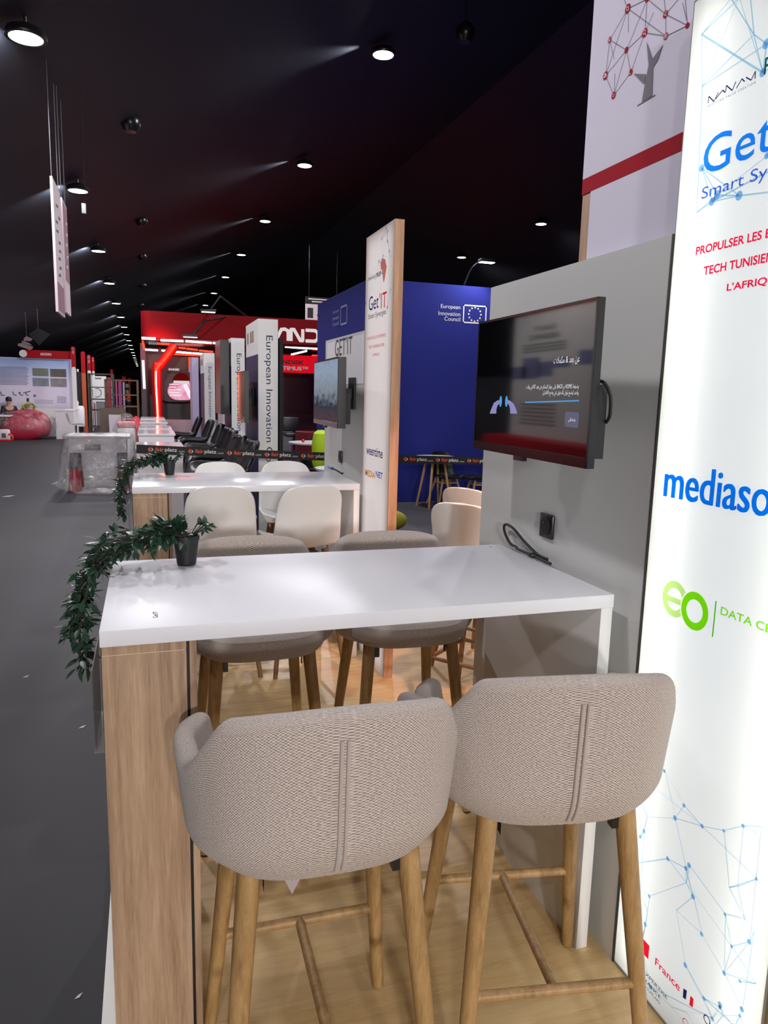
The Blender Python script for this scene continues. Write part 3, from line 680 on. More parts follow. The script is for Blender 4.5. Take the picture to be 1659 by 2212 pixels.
def make_stool(label):
    t = thing('bar_stool', label, 'bar stool', (0, 0, 0), group='beige upholstered bar stools around the near table')
    MB().grid(shell_pt, 181, 46, (1.32, .95)).__class__
    b = MB(); b.grid(shell_pt, 181, 46, (1.32, .95))
    # close the two arm fronts
    sh = b.build('backrest_shell', TWEED, t, weld=True)
    # seat cushion, its front wrapping down to the underside
    def seat(u, v):
        a = 2*PI*u; s, c_ = math.sin(a), math.cos(a)
        prof = [(0, .792), (.55, .792), (.86, .789), (.955, .778), (1.0, .752), (.985, .722), (.93, .705), (.80, .694), (.4, .69), (0, .69)]
        f = v*(len(prof)-1); i = min(int(f), len(prof)-2); q = f-i
        k = prof[i][0]*(1-q)+prof[i+1][0]*q; z = prof[i][1]*(1-q)+prof[i+1][1]*q
        e = .62; hx = .236+.03*max(0, -(-c_))*0
        x = .245*k*math.copysign(abs(s)**e, s); y = (.255 if c_ > 0 else .205)*k*math.copysign(abs(c_)**(e if c_ < 0 else .8), c_)
        return V((x, y+.008, z + .006*(1-k*k)*(1 if v < .3 else 0)))
    MB().grid(seat, 72, 28, (1.5, .9), closed_u=True).__class__
    b = MB(); b.grid(seat, 72, 28, (1.5, .9), closed_u=True); b.build('seat', TWEED, t, weld=True)
    b = MB()
    for dx in (-.0065, .0065):
        pts = []
        for k in range(15):
            v = .03+.44*k/14; p = shell_pt(.5, v); pts.append((dx, p.y-.0025, p.z))
        b.tube(pts, .0042, 8)
    b.build('back_piping', TWEED, sh)
    tops = [(-.165, .15), (.165, .15), (-.165, -.15), (.165, -.15)]; feet = [(-.228, .236), (.228, .236), (-.228, -.245), (.228, -.245)]
    L = lambda i, z: V((tops[i][0]+(feet[i][0]-tops[i][0])*(.70-z)/.70, tops[i][1]+(feet[i][1]-tops[i][1])*(.70-z)/.70, z))
    for i in range(4):
        lg = MB().cyl(L(i, .006), L(i, .70), .0165, .0245, 20).build('leg', LEGW, t)
        MB().cyl(L(i, 0), L(i, .0055), .013, .015, 14).build('glide', BLACK, lg)
        sx = math.copysign(1, tops[i][0]); q = L(i, .668)
        MB().box((q.x-sx*.034-.004, q.y-.012, .648), (q.x-sx*.026+.004, q.y+.012, .692)).build('bracket', BLACK, lg, smooth=False)
    for a, c_ in ((0, 1), (2, 3)):
        MB().cyl(L(a, .275), L(c_, .275), .0125, n=14).build('stretcher', LEGW, t)
    MB().cyl((L(0, .275)+L(1, .275))/2, (L(2, .275)+L(3, .275))/2, .0125, n=14).build('stretcher', LEGW, t)
    return t
st = make_stool('front beige bar stool with its back to the camera beside the oak cabinet leg')
def put(o, x, y, rz, label=None, z=None):
    o.location = (x, y, 0 if z is None else z); o.rotation_euler = (0, 0, R_(rz))
    if label: o['label'] = label
    return o
put(st, .340, 1.465, -1.5)
s2 = put(copy_tree(st), .906, 1.485, -10, 'front beige bar stool with its back to the camera beside the lightbox wall')
put(copy_tree(st), .380, 2.66, 181, 'beige bar stool behind the near table facing forward behind the potted plant')
put(copy_tree(st), .955, 2.66, 178, 'beige bar stool behind the near table facing forward next to the grey wall')
fl = MB(); fl.b.faces.new([fl.b.verts.new(v) for v in ((-.105, -.200, .70), (-.09, -.215, .672), (-.07, -.205, .70))])
tg = fl.build('fabric_tag', M('lining_scrap', '#ab9c9d', .9), st, world=False, smooth=False)

# ---------------------------------------------------------------- shell chairs
def shell_prof(s, hb):
    P_ = [(.215, .735), (.20, .752), (.10, .748), (-.05, .742), (-.14, .752), (-.185, .79), (-.205, .86), (-.225, .95), (-.247, 1.04), (-.262, 1.10), (-.268, hb)]
    f = s*(len(P_)-1); i = min(int(f), len(P_)-2); q = f-i
    a0, a1, a2, a3 = (V((*P_[max(0, min(len(P_)-1, i+k))], 0)) for k in (-1, 0, 1, 2))
    p = .5*((2*a1)+(a2-a0)*q+(2*a0-5*a1+4*a2-a3)*q*q+(3*a1-a0-3*a2+a3)*q**3)
    return p.x, p.y
def shell_fn(hb=1.125, wmax=.205, drop=0.0, k=1.0):
    def fn(u, v):
        y, z = shell_prof(v, hb)
        wd = wmax
        if v < .12: wd *= .80+.20*math.sqrt(1-(1-v/.12)**2)
        if v > .50: wd *= 1-.17*((v-.50)/.50)**1.4
        if v > .74: tt = (v-.74)/.26; wd *= max(.02, (1-tt**2.3))**.5
        a = u*2-1; lift = abs(a)**2.4
        x = a*wd
        if v < .42: z += .042*lift*min(1, v/.1)
        fw = 0 if v < .3 else min(1, (v-.3)/.2)
        y += .055*lift*fw*(1-max(0, (v-.72)/.28))
        return V((x*k, y*k, z-drop))
    return fn
def make_shell_chair(name, label, mat, legmat, group, seat_drop=0.0, th=.022):
    t = thing(name, label, 'chair', (0, 0, 0), group=group)
    b = MB(); b.grid(shell_fn(drop=seat_drop), 25, 45, (.4, .9)); s = b.build('seat_shell', mat, t, weld=False)
    mod(s, 'SOLIDIFY', thickness=th, offset=0); mod(s, 'SUBSURF', levels=1, render_levels=1)
    zt = .725-seat_drop
    tops = [(-.12, .12), (.12, .12), (-.12, -.11), (.12, -.11)]; feet = [(-.215, .215), (.215, .215), (-.215, -.225), (.215, -.225)]
    L = lambda i, z: V((tops[i][0]+(feet[i][0]-tops[i][0])*(zt-z)/zt, tops[i][1]+(feet[i][1]-tops[i][1])*(zt-z)/zt, z))
    for i in range(4): MB().cyl(L(i, 0), L(i, zt), .013, .019, 14).build('leg', legmat, t)
    fr = MB(); zc = zt-.06
    for a, c_ in ((0, 1), (1, 3), (3, 2), (2, 0)): fr.tube([L(a, zc), L(c_, zc)], .014, 8)
    fr.build('seat_frame', legmat, t)
    if seat_drop < .1:
        fr = MB(); zc = .28
        for a, c_ in ((0, 1), (1, 3), (3, 2), (2, 0)): fr.cyl(L(a, zc), L(c_, zc), .011, n=10)
        fr.build('footrest', legmat, t)
    return t
GW = 'white bar chairs with moulded seats'
wc = make_shell_chair('bar_chair', 'white moulded bar chair with its back to the near table on the plant side', PLASTW, LEGD, GW)
put(wc, .385, 4.24, -2)
put(copy_tree(wc), .855, 4.21, 7, 'white moulded bar chair with its back to the near table on the television side')
put(copy_tree(wc), .50, 5.12, 180, 'white moulded bar chair facing forward behind the far table on the plant side')
put(copy_tree(wc), .97, 5.16, 176, 'white moulded bar chair facing forward behind the far table on the television side')
put(copy_tree(wc), 1.64, 3.34, -52, 'white bar chair glowing peach in the gap beside the grey wall')
put(copy_tree(wc), 1.93, 3.86, -60, 'white bar chair glowing peach half hidden behind another in the gap')
pt = thing('bar_table', 'white table with a brown base glimpsed behind the peach lit chair', 'table', (2.3, 3.9, 0))
MB().box((2.02, 3.1, 1.06), (2.62, 3.75, 1.10), .002).build('tabletop', WHITE, pt); MB().box((2.10, 3.18, 0), (2.55, 3.68, 1.0598)).build('base', M('brown_board', '#7b4a34', .5), pt, smooth=False)

# ---------------------------------------------------------------- trailing plants
def potted_vine(label, px, py, pz, scale, seed, n_vine, group):
    rnd = random.Random(seed); t = thing('potted_ivy', label, 'potted plant', (px, py, pz), group=group)
    o = V((px, py, pz))
    pot = MB().lathe([(0, .001), (.026, .001), (.029, .004), (.037, .078), (.0395, .0785), (.0405, .092), (.037, .093), (.034, .080), (0, .078)], o, 28).build('pot', M('black_pot', '#17171a', .45), t)
    st_, lf = MB(), MB()
    def leaf(p, d, s):
        d = d.normalized(); side = d.cross(V((rnd.uniform(-.5, .5), rnd.uniform(-.5, .5), 1))).normalized(); up = side.cross(d)
        L = s; prof = [(0, 0), (.18, .15), (.40, .215), (.66, .16), (.87, .06), (1, 0)]
        a = [p+d*(x*L)+side*(w_*L)+up*(-.10*L*x*x+.07*L*w_*2) for x, w_ in prof]; c_ = [p+d*(x*L)-side*(w_*L)+up*(-.10*L*x*x+.07*L*w_*2) for x, w_ in prof[1:-1]]
        m_ = [p+d*(x*L)+up*(-.10*L*x*x) for x, w_ in prof]
        va = [lf.b.verts.new(q) for q in a]; vc = [lf.b.verts.new(q) for q in c_]; vm = [lf.b.verts.new(q) for q in m_[1:-1]]
        for i in range(len(vm)+1):
            l0 = va[0] if i == 0 else vm[i-1]; l1 = va[-1] if i == len(vm) else vm[i]
            for A_, in ((va[1:-1],), (vc,)):
                e0 = va[0] if i == 0 else A_[i-1]; e1 = va[-1] if i == len(vm) else A_[i]
                fs = [l0, l1, e1, e0]; fs2 = []
                for v_ in fs:
                    if v_ not in fs2: fs2.append(v_)
                if len(fs2) >= 3: lf.b.faces.new(fs2)
    for k in range(n_vine):
        q = k/max(1, n_vine-1); a = rnd.uniform(0, 2*PI)
        reach = rnd.uniform(.55, 1.0) if k > 2 else 1.0
        e = -.112 if py < 3 else -.085
        y1 = py-.03+rnd.uniform(-.07, .06); y2 = y1-rnd.uniform(.04, .22)
        path = [o+V((rnd.uniform(-.02, .015), rnd.uniform(-.02, .02), .088)), o+V((-.05, rnd.uniform(-.02, .03), .115+rnd.uniform(-.02, .015))),
                V((px-.11+rnd.uniform(-.015, .02), py+rnd.uniform(-.04, .05), pz+.095+rnd.uniform(-.03, .02))),
                V((e-.005-rnd.uniform(0, .03), y1, pz+.058+rnd.uniform(-.035, .03))),
                V((e-.055-rnd.uniform(0, .04), y1-.05, pz-.05)), V((e-.060-rnd.uniform(0, .045), y2, pz-.13*scale)), V((e-.05-rnd.uniform(0, .03), y2-.05, pz-.215*scale))]
        pts = cat(path, 9); nn = int(len(pts)*reach); pts = pts[:max(12, nn)]
        st_.tube(pts, .0016, 5)
        for i in range(2, len(pts)-1):
            d0 = (pts[i+1]-pts[i]).normalized()
            for _ in range(1 if rnd.random() < .72 else 2):
                dv = d0*.55+V((rnd.uniform(-1, 1), rnd.uniform(-1, 1), rnd.uniform(-.6, .8)))
                if pts[i].x > e and pts[i].z < pz+.05: dv.z = abs(dv.z)
                b_ = pts[i]+dv.normalized()*.012; st_.tube([pts[i], b_], .0009, 4)
                leaf(b_, dv, rnd.uniform(.030, .050))
        leaf(pts[-1], pts[-1]-pts[-2], .04)
    for k in range(9):
        a = rnd.uniform(-1.2, 1.4); p0 = o+V((.01, 0, .085)); tip = o+V((.03+.03*math.cos(a), .035*math.sin(a), .11+rnd.uniform(0, .02))); st_.tube([p0, tip], .0014, 5)
        for j in range(3): leaf(tip, V((rnd.uniform(-.2, 1), rnd.uniform(-1, 1), rnd.uniform(-.5, .7))), rnd.uniform(.03, .042))
    st_.build('vine_stems', M('dark_stem', '#2c2a20', .6), t)
    lf.build('foliage', M('ivy_leaf', '#2b4434', .34, var=.6, nscale=22), t)
    return t
GI = 'trailing potted plants on the bar tables'
potted_vine('trailing green plant in a black pot on the near white table', .107, 2.262, 1.10, 1.0, 4, 15, GI)
potted_vine('trailing green plant in a black pot on the far white table', .132, 4.78, 1.10, .95, 9, 13, GI)
# ---------------------------------------------------------------- barrier tape across the aisle stands
YT = 7.10
def tz(x): return 1.087-.050*(x+.09)+.004*(x+.09)**2
bt = MB(); pts = [(-.095+k*.1) for k in range(46)]
for a, b in zip(pts, pts[1:]): bt.slab([(a, YT, tz(a)-.041), (b, YT, tz(b)-.041), (b, YT, tz(b)+.041), (a, YT, tz(a)+.041)], (0, .0015, 0))
tape = tag(bt.build('barrier_tape', M('black_webbing', '#1c1a1c', .7), weld=True, smooth=False), 'long black barrier tape with repeated white and orange lettering behind the far table', 'barrier tape')
XR_, ZU = V((1, 0, -.047)).normalized(), V((.047, 0, 1)).normalized()
for k in range(12):
    x = .0+k*.362
    if 1.75 < x < 2.3: continue
    z = tz(x); o = V((x, YT-.001, z))
    m = MB(); c = o+XR_*.03
    OP, WP = M('orange_print', '#d8552c', .6), M('white_print', '#d5d1d1', .6)
    m.poly([c+XR_*-.026, c+ZU*-.026, c+XR_*.002+ZU*-.004, c+ZU*.026-XR_*.004]); m.build('emblem', OP, tape, smooth=False)
    MB().poly([c+XR_*.005-ZU*.021, c+XR_*.026, c+XR_*.006+ZU*.021, c+XR_*.012]).build('emblem', WP, tape, smooth=False)
    MB().text('fair', o+XR_*.072-ZU*.013, XR_, ZU, w=.078, h=.036, bold=.02).build('lettering', OP, tape, smooth=False)
    MB().text('platz', o+XR_*.158-ZU*.022, XR_, ZU, w=.112, h=.045, bold=.02).build('lettering', WP, tape, smooth=False)
    MB().text('.com', o+XR_*.278-ZU*.013, XR_, ZU, w=.058, h=.013).build('lettering', WP, tape, smooth=False)
for x in (1.98, 4.43):
    s = thing('barrier_post', 'black barrier post behind the %s holding the tape end' % ('printed pillar' if x < 3 else 'near television wall'), 'barrier post', (x, YT+.06, -.04), group='barrier tape posts')
    MB().lathe([(0, 0), (.16, 0), (.16, .012), (.03, .03), (0, .03)], (x, YT+.06, -.04)).build('base', BLACK, s)
    MB().cyl((x, YT+.06, -.01), (x, YT+.06, 1.13), .03).build('post', BLACK, s)

# ---------------------------------------------------------------- row of stands of the blue council: counters, end walls, chairs
CW = M('counter_white', '#e6e2e6', .09, spec=.5)
NAMES = ['nearest white counter in the aisle row, crossed by the barrier tape', 'second white counter in the aisle row behind the barrier tape', 'third white counter in the aisle row, just past the second', 'fourth white counter in the aisle row', 'farthest white counter in the aisle row, at the foot of the red neon']
for (y0, y1), lab in zip(((7.16, 7.86), (9.36, 10.32), (10.66, 11.5), (12.66, 13.7), (14.3, 15.3)), NAMES):
    s = thing('counter', lab, 'counter', (.12, (y0+y1)/2, -.04), group='white counters along the aisle')
    MB().box((-.095, y0+.012, -.04), (.325, y1-.012, 1.0745), .003).build('body', CW, s, smooth=False)
    MB().box((-.105, y0, 1.075), (.34, y1, 1.10), .003).build('top', CW, s, smooth=False)
    MB().box((.3255, y0+.02, .02), (.3275, y1-.02, 1.06)).build('blue_side', BLUE, s, smooth=False)
VTXT = 'European Innovation Council'
for i, (y0, x0, x1, zt, lab) in enumerate(((8.0, 1.165, 1.378, 2.412, 'nearest white council column with vertical blue lettering and a dark television'), (11.0, 1.207, 1.402, 2.41, 'middle white council column with vertical blue lettering'), (14.6, 1.085, 1.285, 2.36, 'farthest white council column with vertical grey lettering'))):
    s = thing('column_wall', lab, 'column', ((x0+x1)/2, y0+.5, -.04), group='white lettered council columns')
    MB().box((x0, y0, -.04), (x1, y0+1.0, zt)).build('body', WHITEM, s, smooth=False)
    MB().box((x0-.003, y0+.004, -.03), (x0-.0005, y0+.996, 2.04-.03*i)).build('side_panel', M('navy_board', '#232150', .5), s, smooth=False)
    MB().box((x1+.0005, y0+.004, -.03), (x1+.003, y0+.996, zt-.02)).build('side_panel', M('navy_board', '#232150', .5), s, smooth=False)
    m = MB(); L_ = [1.62, 1.60, 1.36][i]; zt2 = [2.24, 2.19, 2.10][i]
    m.text(VTXT, (x0+(x1-x0)*.30, y0-.001, zt2), (0, 0, -1), (1, 0, 0), w=L_, h=.092 if i < 2 else .08); m.build('lettering', NAVY, s, smooth=False)
    m = MB(); yy = y0+.35
    for dy in (0, .16, .42): m.box((x0-.004, yy+dy, zt-.22), (x0-.0006, yy+dy+.1, zt-.10))
    m.build('emblem', M('brown_logo_ink', '#8a7358', .6), s, smooth=False)
television('television', 'dark television on the side of the nearest council column', (1.02, 8.05), (1.03, 8.72), 1.30, 1.86, 1.16, .05)
television('television', 'dark television on the right side of the nearest council column', (1.60, 8.66), (1.46, 8.1), 1.45, 2.2, 1.46, .03) if False else None
dp = MB().box((1.397, 8.02, .2), (1.44, 8.9, 2.22)).build('screen_back', BLACKM, None, smooth=False); tag(dp, 'tall black display screen on the right side of the nearest council column', 'display screen')
dp = MB().box((1.05, 11.02, 1.3), (1.18, 11.8, 2.38)).build('display_case', M('black_glass', '#0c0b0f', .3), None, smooth=False); tag(dp, 'black glossy display case left of the middle council column', 'display case')
dp = MB().box((1.30, 13.2, -.04), (1.42, 14.2, 2.5)).build('partition_panel', M('pale_pink_board', '#c9bcc6', .5), None, smooth=False); tag(dp, 'pale partition panel between the middle and farthest council columns', 'partition')
dp = MB().box((.93, 15.8, -.04), (1.06, 16.6, 2.32)).build('partition_panel', M('lilac_board', '#a89fc0', .5), None, smooth=False); tag(dp, 'lilac partition panel left of the farthest council column', 'partition')

DFAB = M('charcoal_leather', '#1d1b1e', .42, bump=.2, nscale=60)
def lounge_chair(label):
    t = thing('lounge_bar_chair', label, 'chair', (0, 0, 0), group='dark padded bar chairs by the counters')
    def fn(u, v):
        pr = [(.26, .72), (.22, .765), (.05, .755), (-.12, .75), (-.20, .80), (-.27, .95), (-.33, 1.10), (-.345, 1.16)]
        f = v*(len(pr)-1); i = min(int(f), len(pr)-2); q = f-i
        p = [V((*pr[max(0, min(len(pr)-1, i+k))], 0)) for k in (-1, 0, 1, 2)]
        c = .5*((2*p[1])+(p[2]-p[0])*q+(2*p[0]-5*p[1]+4*p[2]-p[3])*q*q+(3*p[1]-p[0]-3*p[2]+p[3])*q**3)
        a = u*2-1; l = abs(a)**3; w_ = .24*(1-.18*max(0, v-.6)/.4)*(1 if v < .85 else 1-.3*((v-.85)/.15)**2)
        y, z = c.x, c.y
        if v < .62: z += .10*l*min(1, v/.2)
        else: y += .07*l
        return V((a*w_, y, z))
    s = MB(); s.grid(fn, 17, 29); o = s.build('padded_seat', DFAB, t); mod(o, 'SOLIDIFY', thickness=.06, offset=0); mod(o, 'SUBSURF', levels=1, render_levels=1)
    for sx in (-1, 1):
        for sy in (-1, 1): MB().cyl((sx*.2, sy*.2, 0), (sx*.12, sy*.11, .73), .012, .016, 10).build('leg', BLACK, t)
    return t
LC = [(.76, 7.72, 96, 'dark padded bar chair nearest the barrier tape, left of the nearest council column'), (.74, 8.55, 100, 'dark padded bar chair directly in front of the television of the nearest council column'),
      (.78, 9.75, 92, 'large dark bar chair with its back rising in front of the middle council column'), (.80, 10.45, 97, 'dark bar chair tucked behind the large dark one near the middle column'),
      (.80, 11.6, 92, 'dark bar chair facing the third white counter'), (.78, 13.2, 95, 'dark bar chair facing the fourth white counter'), (.68, 14.75, 90, 'farthest dark bar chair in the row, under the oblong glowing screen')]
l0 = lounge_chair(LC[0][3])
for i, (x, y, rz, lab) in enumerate(LC): put(l0 if i == 0 else copy_tree(l0), x, y, rz, lab, -.04)

# ---------------------------------------------------------------- blue council block with round tables and black chairs
bl = thing('blue_stand_wall', 'tall royal blue exhibition block with a ring of stars emblem', 'stand wall', (4.8, 12.5, -.04))
MB().box((3.22, 10.72, -.034), (7.6, 14.2, 3.35), .004).build('body', BLUE, bl, smooth=False)
m = MB(); Y0 = 10.715
def bp_(x, y): return at(x, y, 'y', Y0)
fr_a, fr_b = bp_(999.5, 697.5), bp_(1050, 658); z0_, z1_ = fr_a.z, at(1000, 657.5, 'y', Y0).z; xa, xb = fr_a.x, bp_(1050, 698).x
for lo, hi in (((xa, z0_), (xb, z0_+.02)), ((xa, z1_-.02), (xb, z1_)), ((xa, z0_), (xa+.018, z1_)), ((xb-.018, z0_), (xb, z1_))): m.poly([(lo[0], Y0, lo[1]), (hi[0], Y0, lo[1]), (hi[0], Y0, hi[1]), (lo[0], Y0, hi[1])])
for s, ya, xl in (('European', 668, 952), ('Innovation', 680.5, 947), ('Council', 692.5, 960)):
    a = bp_(xl, ya); b = bp_(994, ya+2); m.text(s, a, (1, 0, 0), (0, 0, 1), w=b.x-a.x, h=.062 if s != 'European' else .078)
m.build('lettering', M('white_print', '#d5d1d1', .6), bl, smooth=False)
m = MB(); cx, cz = (xa+xb)/2, (z0_+z1_)/2
for k in range(12):
    a = 2*PI*k/12; c = V((cx+.105*math.cos(a), Y0-.0006, cz+.105*math.sin(a)))
    m.poly([c+V((math.cos(R_(90+36*j))*(.02 if j % 2 == 0 else .008), 0, math.sin(R_(90+36*j))*(.02 if j % 2 == 0 else .008))) for j in range(10)])
m.build('emblem_stars', M('pale_yellow_print', '#e8dcc0', .6), bl, smooth=False)
m = MB(); XB = 3.217
p = lambda x, y: at(x, y, 'x', XB)
a, b = p(735, 703), p(750, 660); y_a, y_b = a.y, b.y; z0_, z1_ = 2.80, 3.12
for lo, hi in (((y_a, z0_), (y_b, z0_+.03)), ((y_a, z1_-.03), (y_b, z1_)), ((y_a, z0_), (y_a-.03, z1_)), ((y_b+.03, z0_), (y_b, z1_))): m.poly([(XB, lo[0], lo[1]), (XB, hi[0], lo[1]), (XB, hi[0], hi[1]), (XB, lo[0], hi[1])])
for j, s in enumerate(('European', 'Innovation', 'Council')): m.text(s, (XB, y_a+.55, 3.03-.1*j), (0, -1, 0), (0, 0, 1), w=.45, h=.07)
m.build('lettering', M('dim_white_print', '#8f94b8', .6), bl, smooth=False)
# clip light over the blue wall
al = thing('arm_light', 'slim arm light clipped to the top of the blue wall', 'arm light', (4.84, 10.9, 3.35))
MB().tube(cat([(4.84, 10.95, 3.352), (4.87, 10.7, 3.62), (4.93, 10.4, 3.70)], 6), .012).build('arm', BLACK, al)
MB().box((4.83, 10.30, 3.655), (5.07, 10.42, 3.70), .006).build('head', BLACK, al); MB().box((4.84, 10.31, 3.648), (5.06, 10.41, 3.6545)).build('lens', EM('lamp_face', '#f6f6ee', 14), al, smooth=False)
spot('arm_lamp_light', (4.95, 10.3, 3.6), (4.6, 10.75, 2.6), 40, 130, (.95, .97, 1), .06, .6)

PALET = M('pale_table_top', '#c9c9cc', .4)
def round_table(x, y, r, zt, label, legs=True):
    t = thing('round_table', label, 'table', (x, y, -.04), group='round pale tables of the council stand')
    MB().cyl((x, y, zt-.022), (x, y, zt), r, n=40).build('tabletop', PALET, t)
    if legs:
        for k in range(4):
            a = R_(45+90*k+8); MB().cyl((x+r*.86*math.cos(a), y+r*.86*math.sin(a), -.04), (x+r*.42*math.cos(a), y+r*.42*math.sin(a), zt-.0225), .017, .022, 12).build('leg', LEGW, t)
    else:
        MB().lathe([(0, -.04), (.22, -.04), (.21, -.02), (.03, 0), (.03, zt-.023), (0, zt-.023)], (x, y, 0)).build('pedestal', CHROME, t)
    return t
round_table(4.17, 10.22, .32, .735, 'round pale table with splayed wooden legs in front of the blue wall')
round_table(5.62, 9.55, .38, .74, 'round pale table peeking out beside the near grey wall')
round_table(3.05, 14.4, .62, .78, 'round grey table behind the barrier tape near the green jacket', False) if False else round_table(2.62, 11.5, .46, .86, 'round grey table behind the barrier tape left of the far television', False)
round_table(2.15, 8.2, .3, .78, 'small round white table half hidden behind the far television wall', False)
bc = make_shell_chair('side_chair', 'black moulded chair with wooden legs pushed behind the round table', M('black_shell', '#131214', .4), LEGW, 'black moulded chairs with wooden legs', .30)
put(bc, 4.42, 10.38, 184, None, -.04)
bc.location.y = 10.36
put(copy_tree(bc), 4.86, 10.05, 82, 'black moulded chair turned sideways between the two round tables', -.04)
put(copy_tree(bc), 5.02, 9.12, 70, 'black moulded chair in front of the blue wall beside the near grey wall', -.04)
cu = tag(MB().sph((*at(846, 1112, 'y', 8.3)[:2], .12), .2, (1, .8, .62), 20).build('cushion', M('olive_yellow_cloth', '#a8a52e', .8)), 'yellow green cushion peeking out behind the printed pillar', 'cushion')
mod(cu, 'SUBSURF', levels=1, render_levels=1)

# ---------------------------------------------------------------- red stand with neon
YS = 18.0
rs = thing('trade_stand', 'large black and red stand with white lettered fascia and red neon', 'exhibition stand', (3, 20, -.04))
def rounded(x0, x1, y0, y1, r, n=6):
    out = []
    for cx, cy, a0 in ((x1-r, y1-r, 0), (x0+r, y1-r, 90), (x0+r, y0+r, 180), (x1-r, y0+r, 270)):
        for k in range(n+1): a = R_(a0+90*k/n); out.append((cx+r*math.cos(a), cy+r*math.sin(a)))
    return out
MB().slab([(x, y, 2.82) for x, y in rounded(-.06, 9, YS, 22.5, .25)], (0, 0, .61)).build('fascia', M('fascia_red', '#6e070e', .65, spec=.1), rs)
MB().box((.1, YS+.3, 2.79), (8.8, 22.2, 2.8195)).build('soffit', M('stand_black', '#16101a', .4), rs, smooth=False)
MB().box((.0, 21.6, -.04), (8.8, 21.8, 2.79)).build('back_wall', M('stand_maroon', '#2c0a14', .35), rs, smooth=False)
MB().box((-.10, 19.6, -.04), (.02, 21.59, 2.79)).build('side_wall', M('stand_plum', '#33202e', .4), rs, smooth=False)
MB().box((.24, 18.9, -.04), (.34, 21.58, 2.3)).build('inner_wall', M('stand_maroon', '#2c0a14', .35), rs, smooth=False) if False else None
# lettering: heavy rounded strokes
m = MB(); a = at(597, 760, 'y', YS-.003); zb, zt = at(625, 738, 'y', YS).z, at(625, 708, 'y', YS).z
def sl(pts, wd=.08):
    q = [V((x, YS-.004, z)) for x, z in pts]
    for u, v in zip(q, q[1:]):
        d = (v-u).normalized(); m.strip(u-d*wd*.25, v+d*wd*.25, wd, (0, -1, 0))
def L_(ch, x, w_=.29):
    h = zt-zb-.075; b = zb+.0375; X = lambda t: x+t*w_; Z = lambda t: b+t*h
    if ch == 'S': sl([(X(1), Z(1)), (X(.12), Z(1)), (X(0), Z(.85)), (X(0), Z(.62)), (X(.12), Z(.5)), (X(.88), Z(.5)), (X(1), Z(.38)), (X(1), Z(.12)), (X(.88), Z(0)), (X(0), Z(0))])
    if ch == 'A': sl([(X(0), Z(0)), (X(.42), Z(.95)), (X(.7), Z(1)), (X(.97), Z(.86)), (X(1), Z(.6)), (X(1), Z(0))])
    if ch == 'N': sl([(X(0), Z(0)), (X(0), Z(1)), (X(.25), Z(1)), (X(.8), Z(0)), (X(1), Z(0)), (X(1), Z(1))])
    if ch == 'D': sl([(X(0), Z(1)), (X(.75), Z(1)), (X(1), Z(.78)), (X(1), Z(.22)), (X(.75), Z(0)), (X(0), Z(0))])
    if ch == 'I': sl([(X(0), Z(1)), (X(.4), Z(1)), (X(.4), Z(0))])
    if ch == 'K': sl([(X(0), Z(0)), (X(0), Z(1))]); sl([(X(1), Z(1)), (X(.3), Z(.5)), (X(1), Z(0))])
xs = at(597, 720, 'y', YS).x
for ch, x in (('S', xs-.38), ('A', xs+.0), ('N', xs+.36), ('D', xs+.74), ('I', xs+1.12), ('S', xs+1.38), ('K', xs+1.76)): L_(ch, x)
m.build('lettering', EM('sign_white_glow', '#e9e4e2', .8), rs, smooth=False)
NEON = EM('neon_red', '#ff2412', 7); NEONW = EM('tube_white', '#fff6f4', 5)
sA = [at(341, 893, 'y', YS+.3), at(337, 830, 'y', YS+.3), at(337, 802, 'y', YS+.3), at(343, 790, 'y', YS+.3), at(351, 783, 'y', YS+.3)]
po = MB(); post = [at(343, 900, 'y', YS+.36), at(339, 805, 'y', YS+.36), at(346, 790, 'y', YS+.36), at(378, 746, 'y', YS+.36)]
post[0].z = -.04
po.tube(cat(post, 8), .115, 10); po.build('neon_post', M('post_red', '#8c0f16', .35), rs)
MB().tube(cat([V((sA[0].x, sA[0].y-.1, .45))]+[p+V((0, -.09, 0)) for p in sA], 6), .032, 10).build('neon_tube', NEON, rs)
s2_ = [at(352, 781, 'y', YS+.2), at(378, 746, 'y', YS+.2)]; MB().tube(s2_, .03, 10).build('neon_tube', NEON, rs)
MB().tube([V((sA[0].x+.004, sA[0].y-.14, .5)), sA[1]+V((0, -.135, 0)), sA[2]+V((0, -.135, 0))], .012, 8).build('neon_core', EM('neon_core', '#ffd9a0', 9), rs)
def tube2(x0, y0, x1, y1, Y, mat, r=.022, name='light_tube'): MB().cyl(at(x0, y0, 'y', Y), at(x1, y1, 'y', Y), r, n=10).build(name, mat, rs)
tube2(347, 735, 396, 737, 18.25, NEONW); tube2(401, 737, 457, 741, 18.25, NEONW); tube2(460, 741, 482, 742.5, 18.25, NEONW); tube2(306, 730.5, 336, 731.5, 18.0-.03, NEONW, .028)
for a_ in ((313, 755, 341, 757), (349, 757, 367, 758.5), (379, 760, 414, 763), (416, 763, 438, 764.5)): tube2(*a_, 20.2, NEONW, .022)
for a_ in ((386, 751, 401, 752.5), (403, 753, 427, 756), (430, 757, 460, 760)): tube2(*a_, 19.6, NEON, .02)
for a_ in ((375, 765, 421, 767.5), (423, 767.5, 433, 768)): tube2(*a_, 20.9, NEON, .02)
tube2(340, 742, 378, 745, 18.5, NEON, .022)
tube2(308, 736, 312, 755, 18.05, NEON, .02); tube2(616, 749, 697, 754, 18.6, NEONW, .024); tube2(629, 766, 663, 758, 19.4, NEONW, .022); tube2(674, 768, 699, 769, 20, NEON, .02)
MB().tube([at(309, 778, 'y', 17.9), at(312, 840, 'y', 17.9)], .03, 8).build('light_tube', EM('tube_dim_white', '#dfe3ea', 1.3), rs)
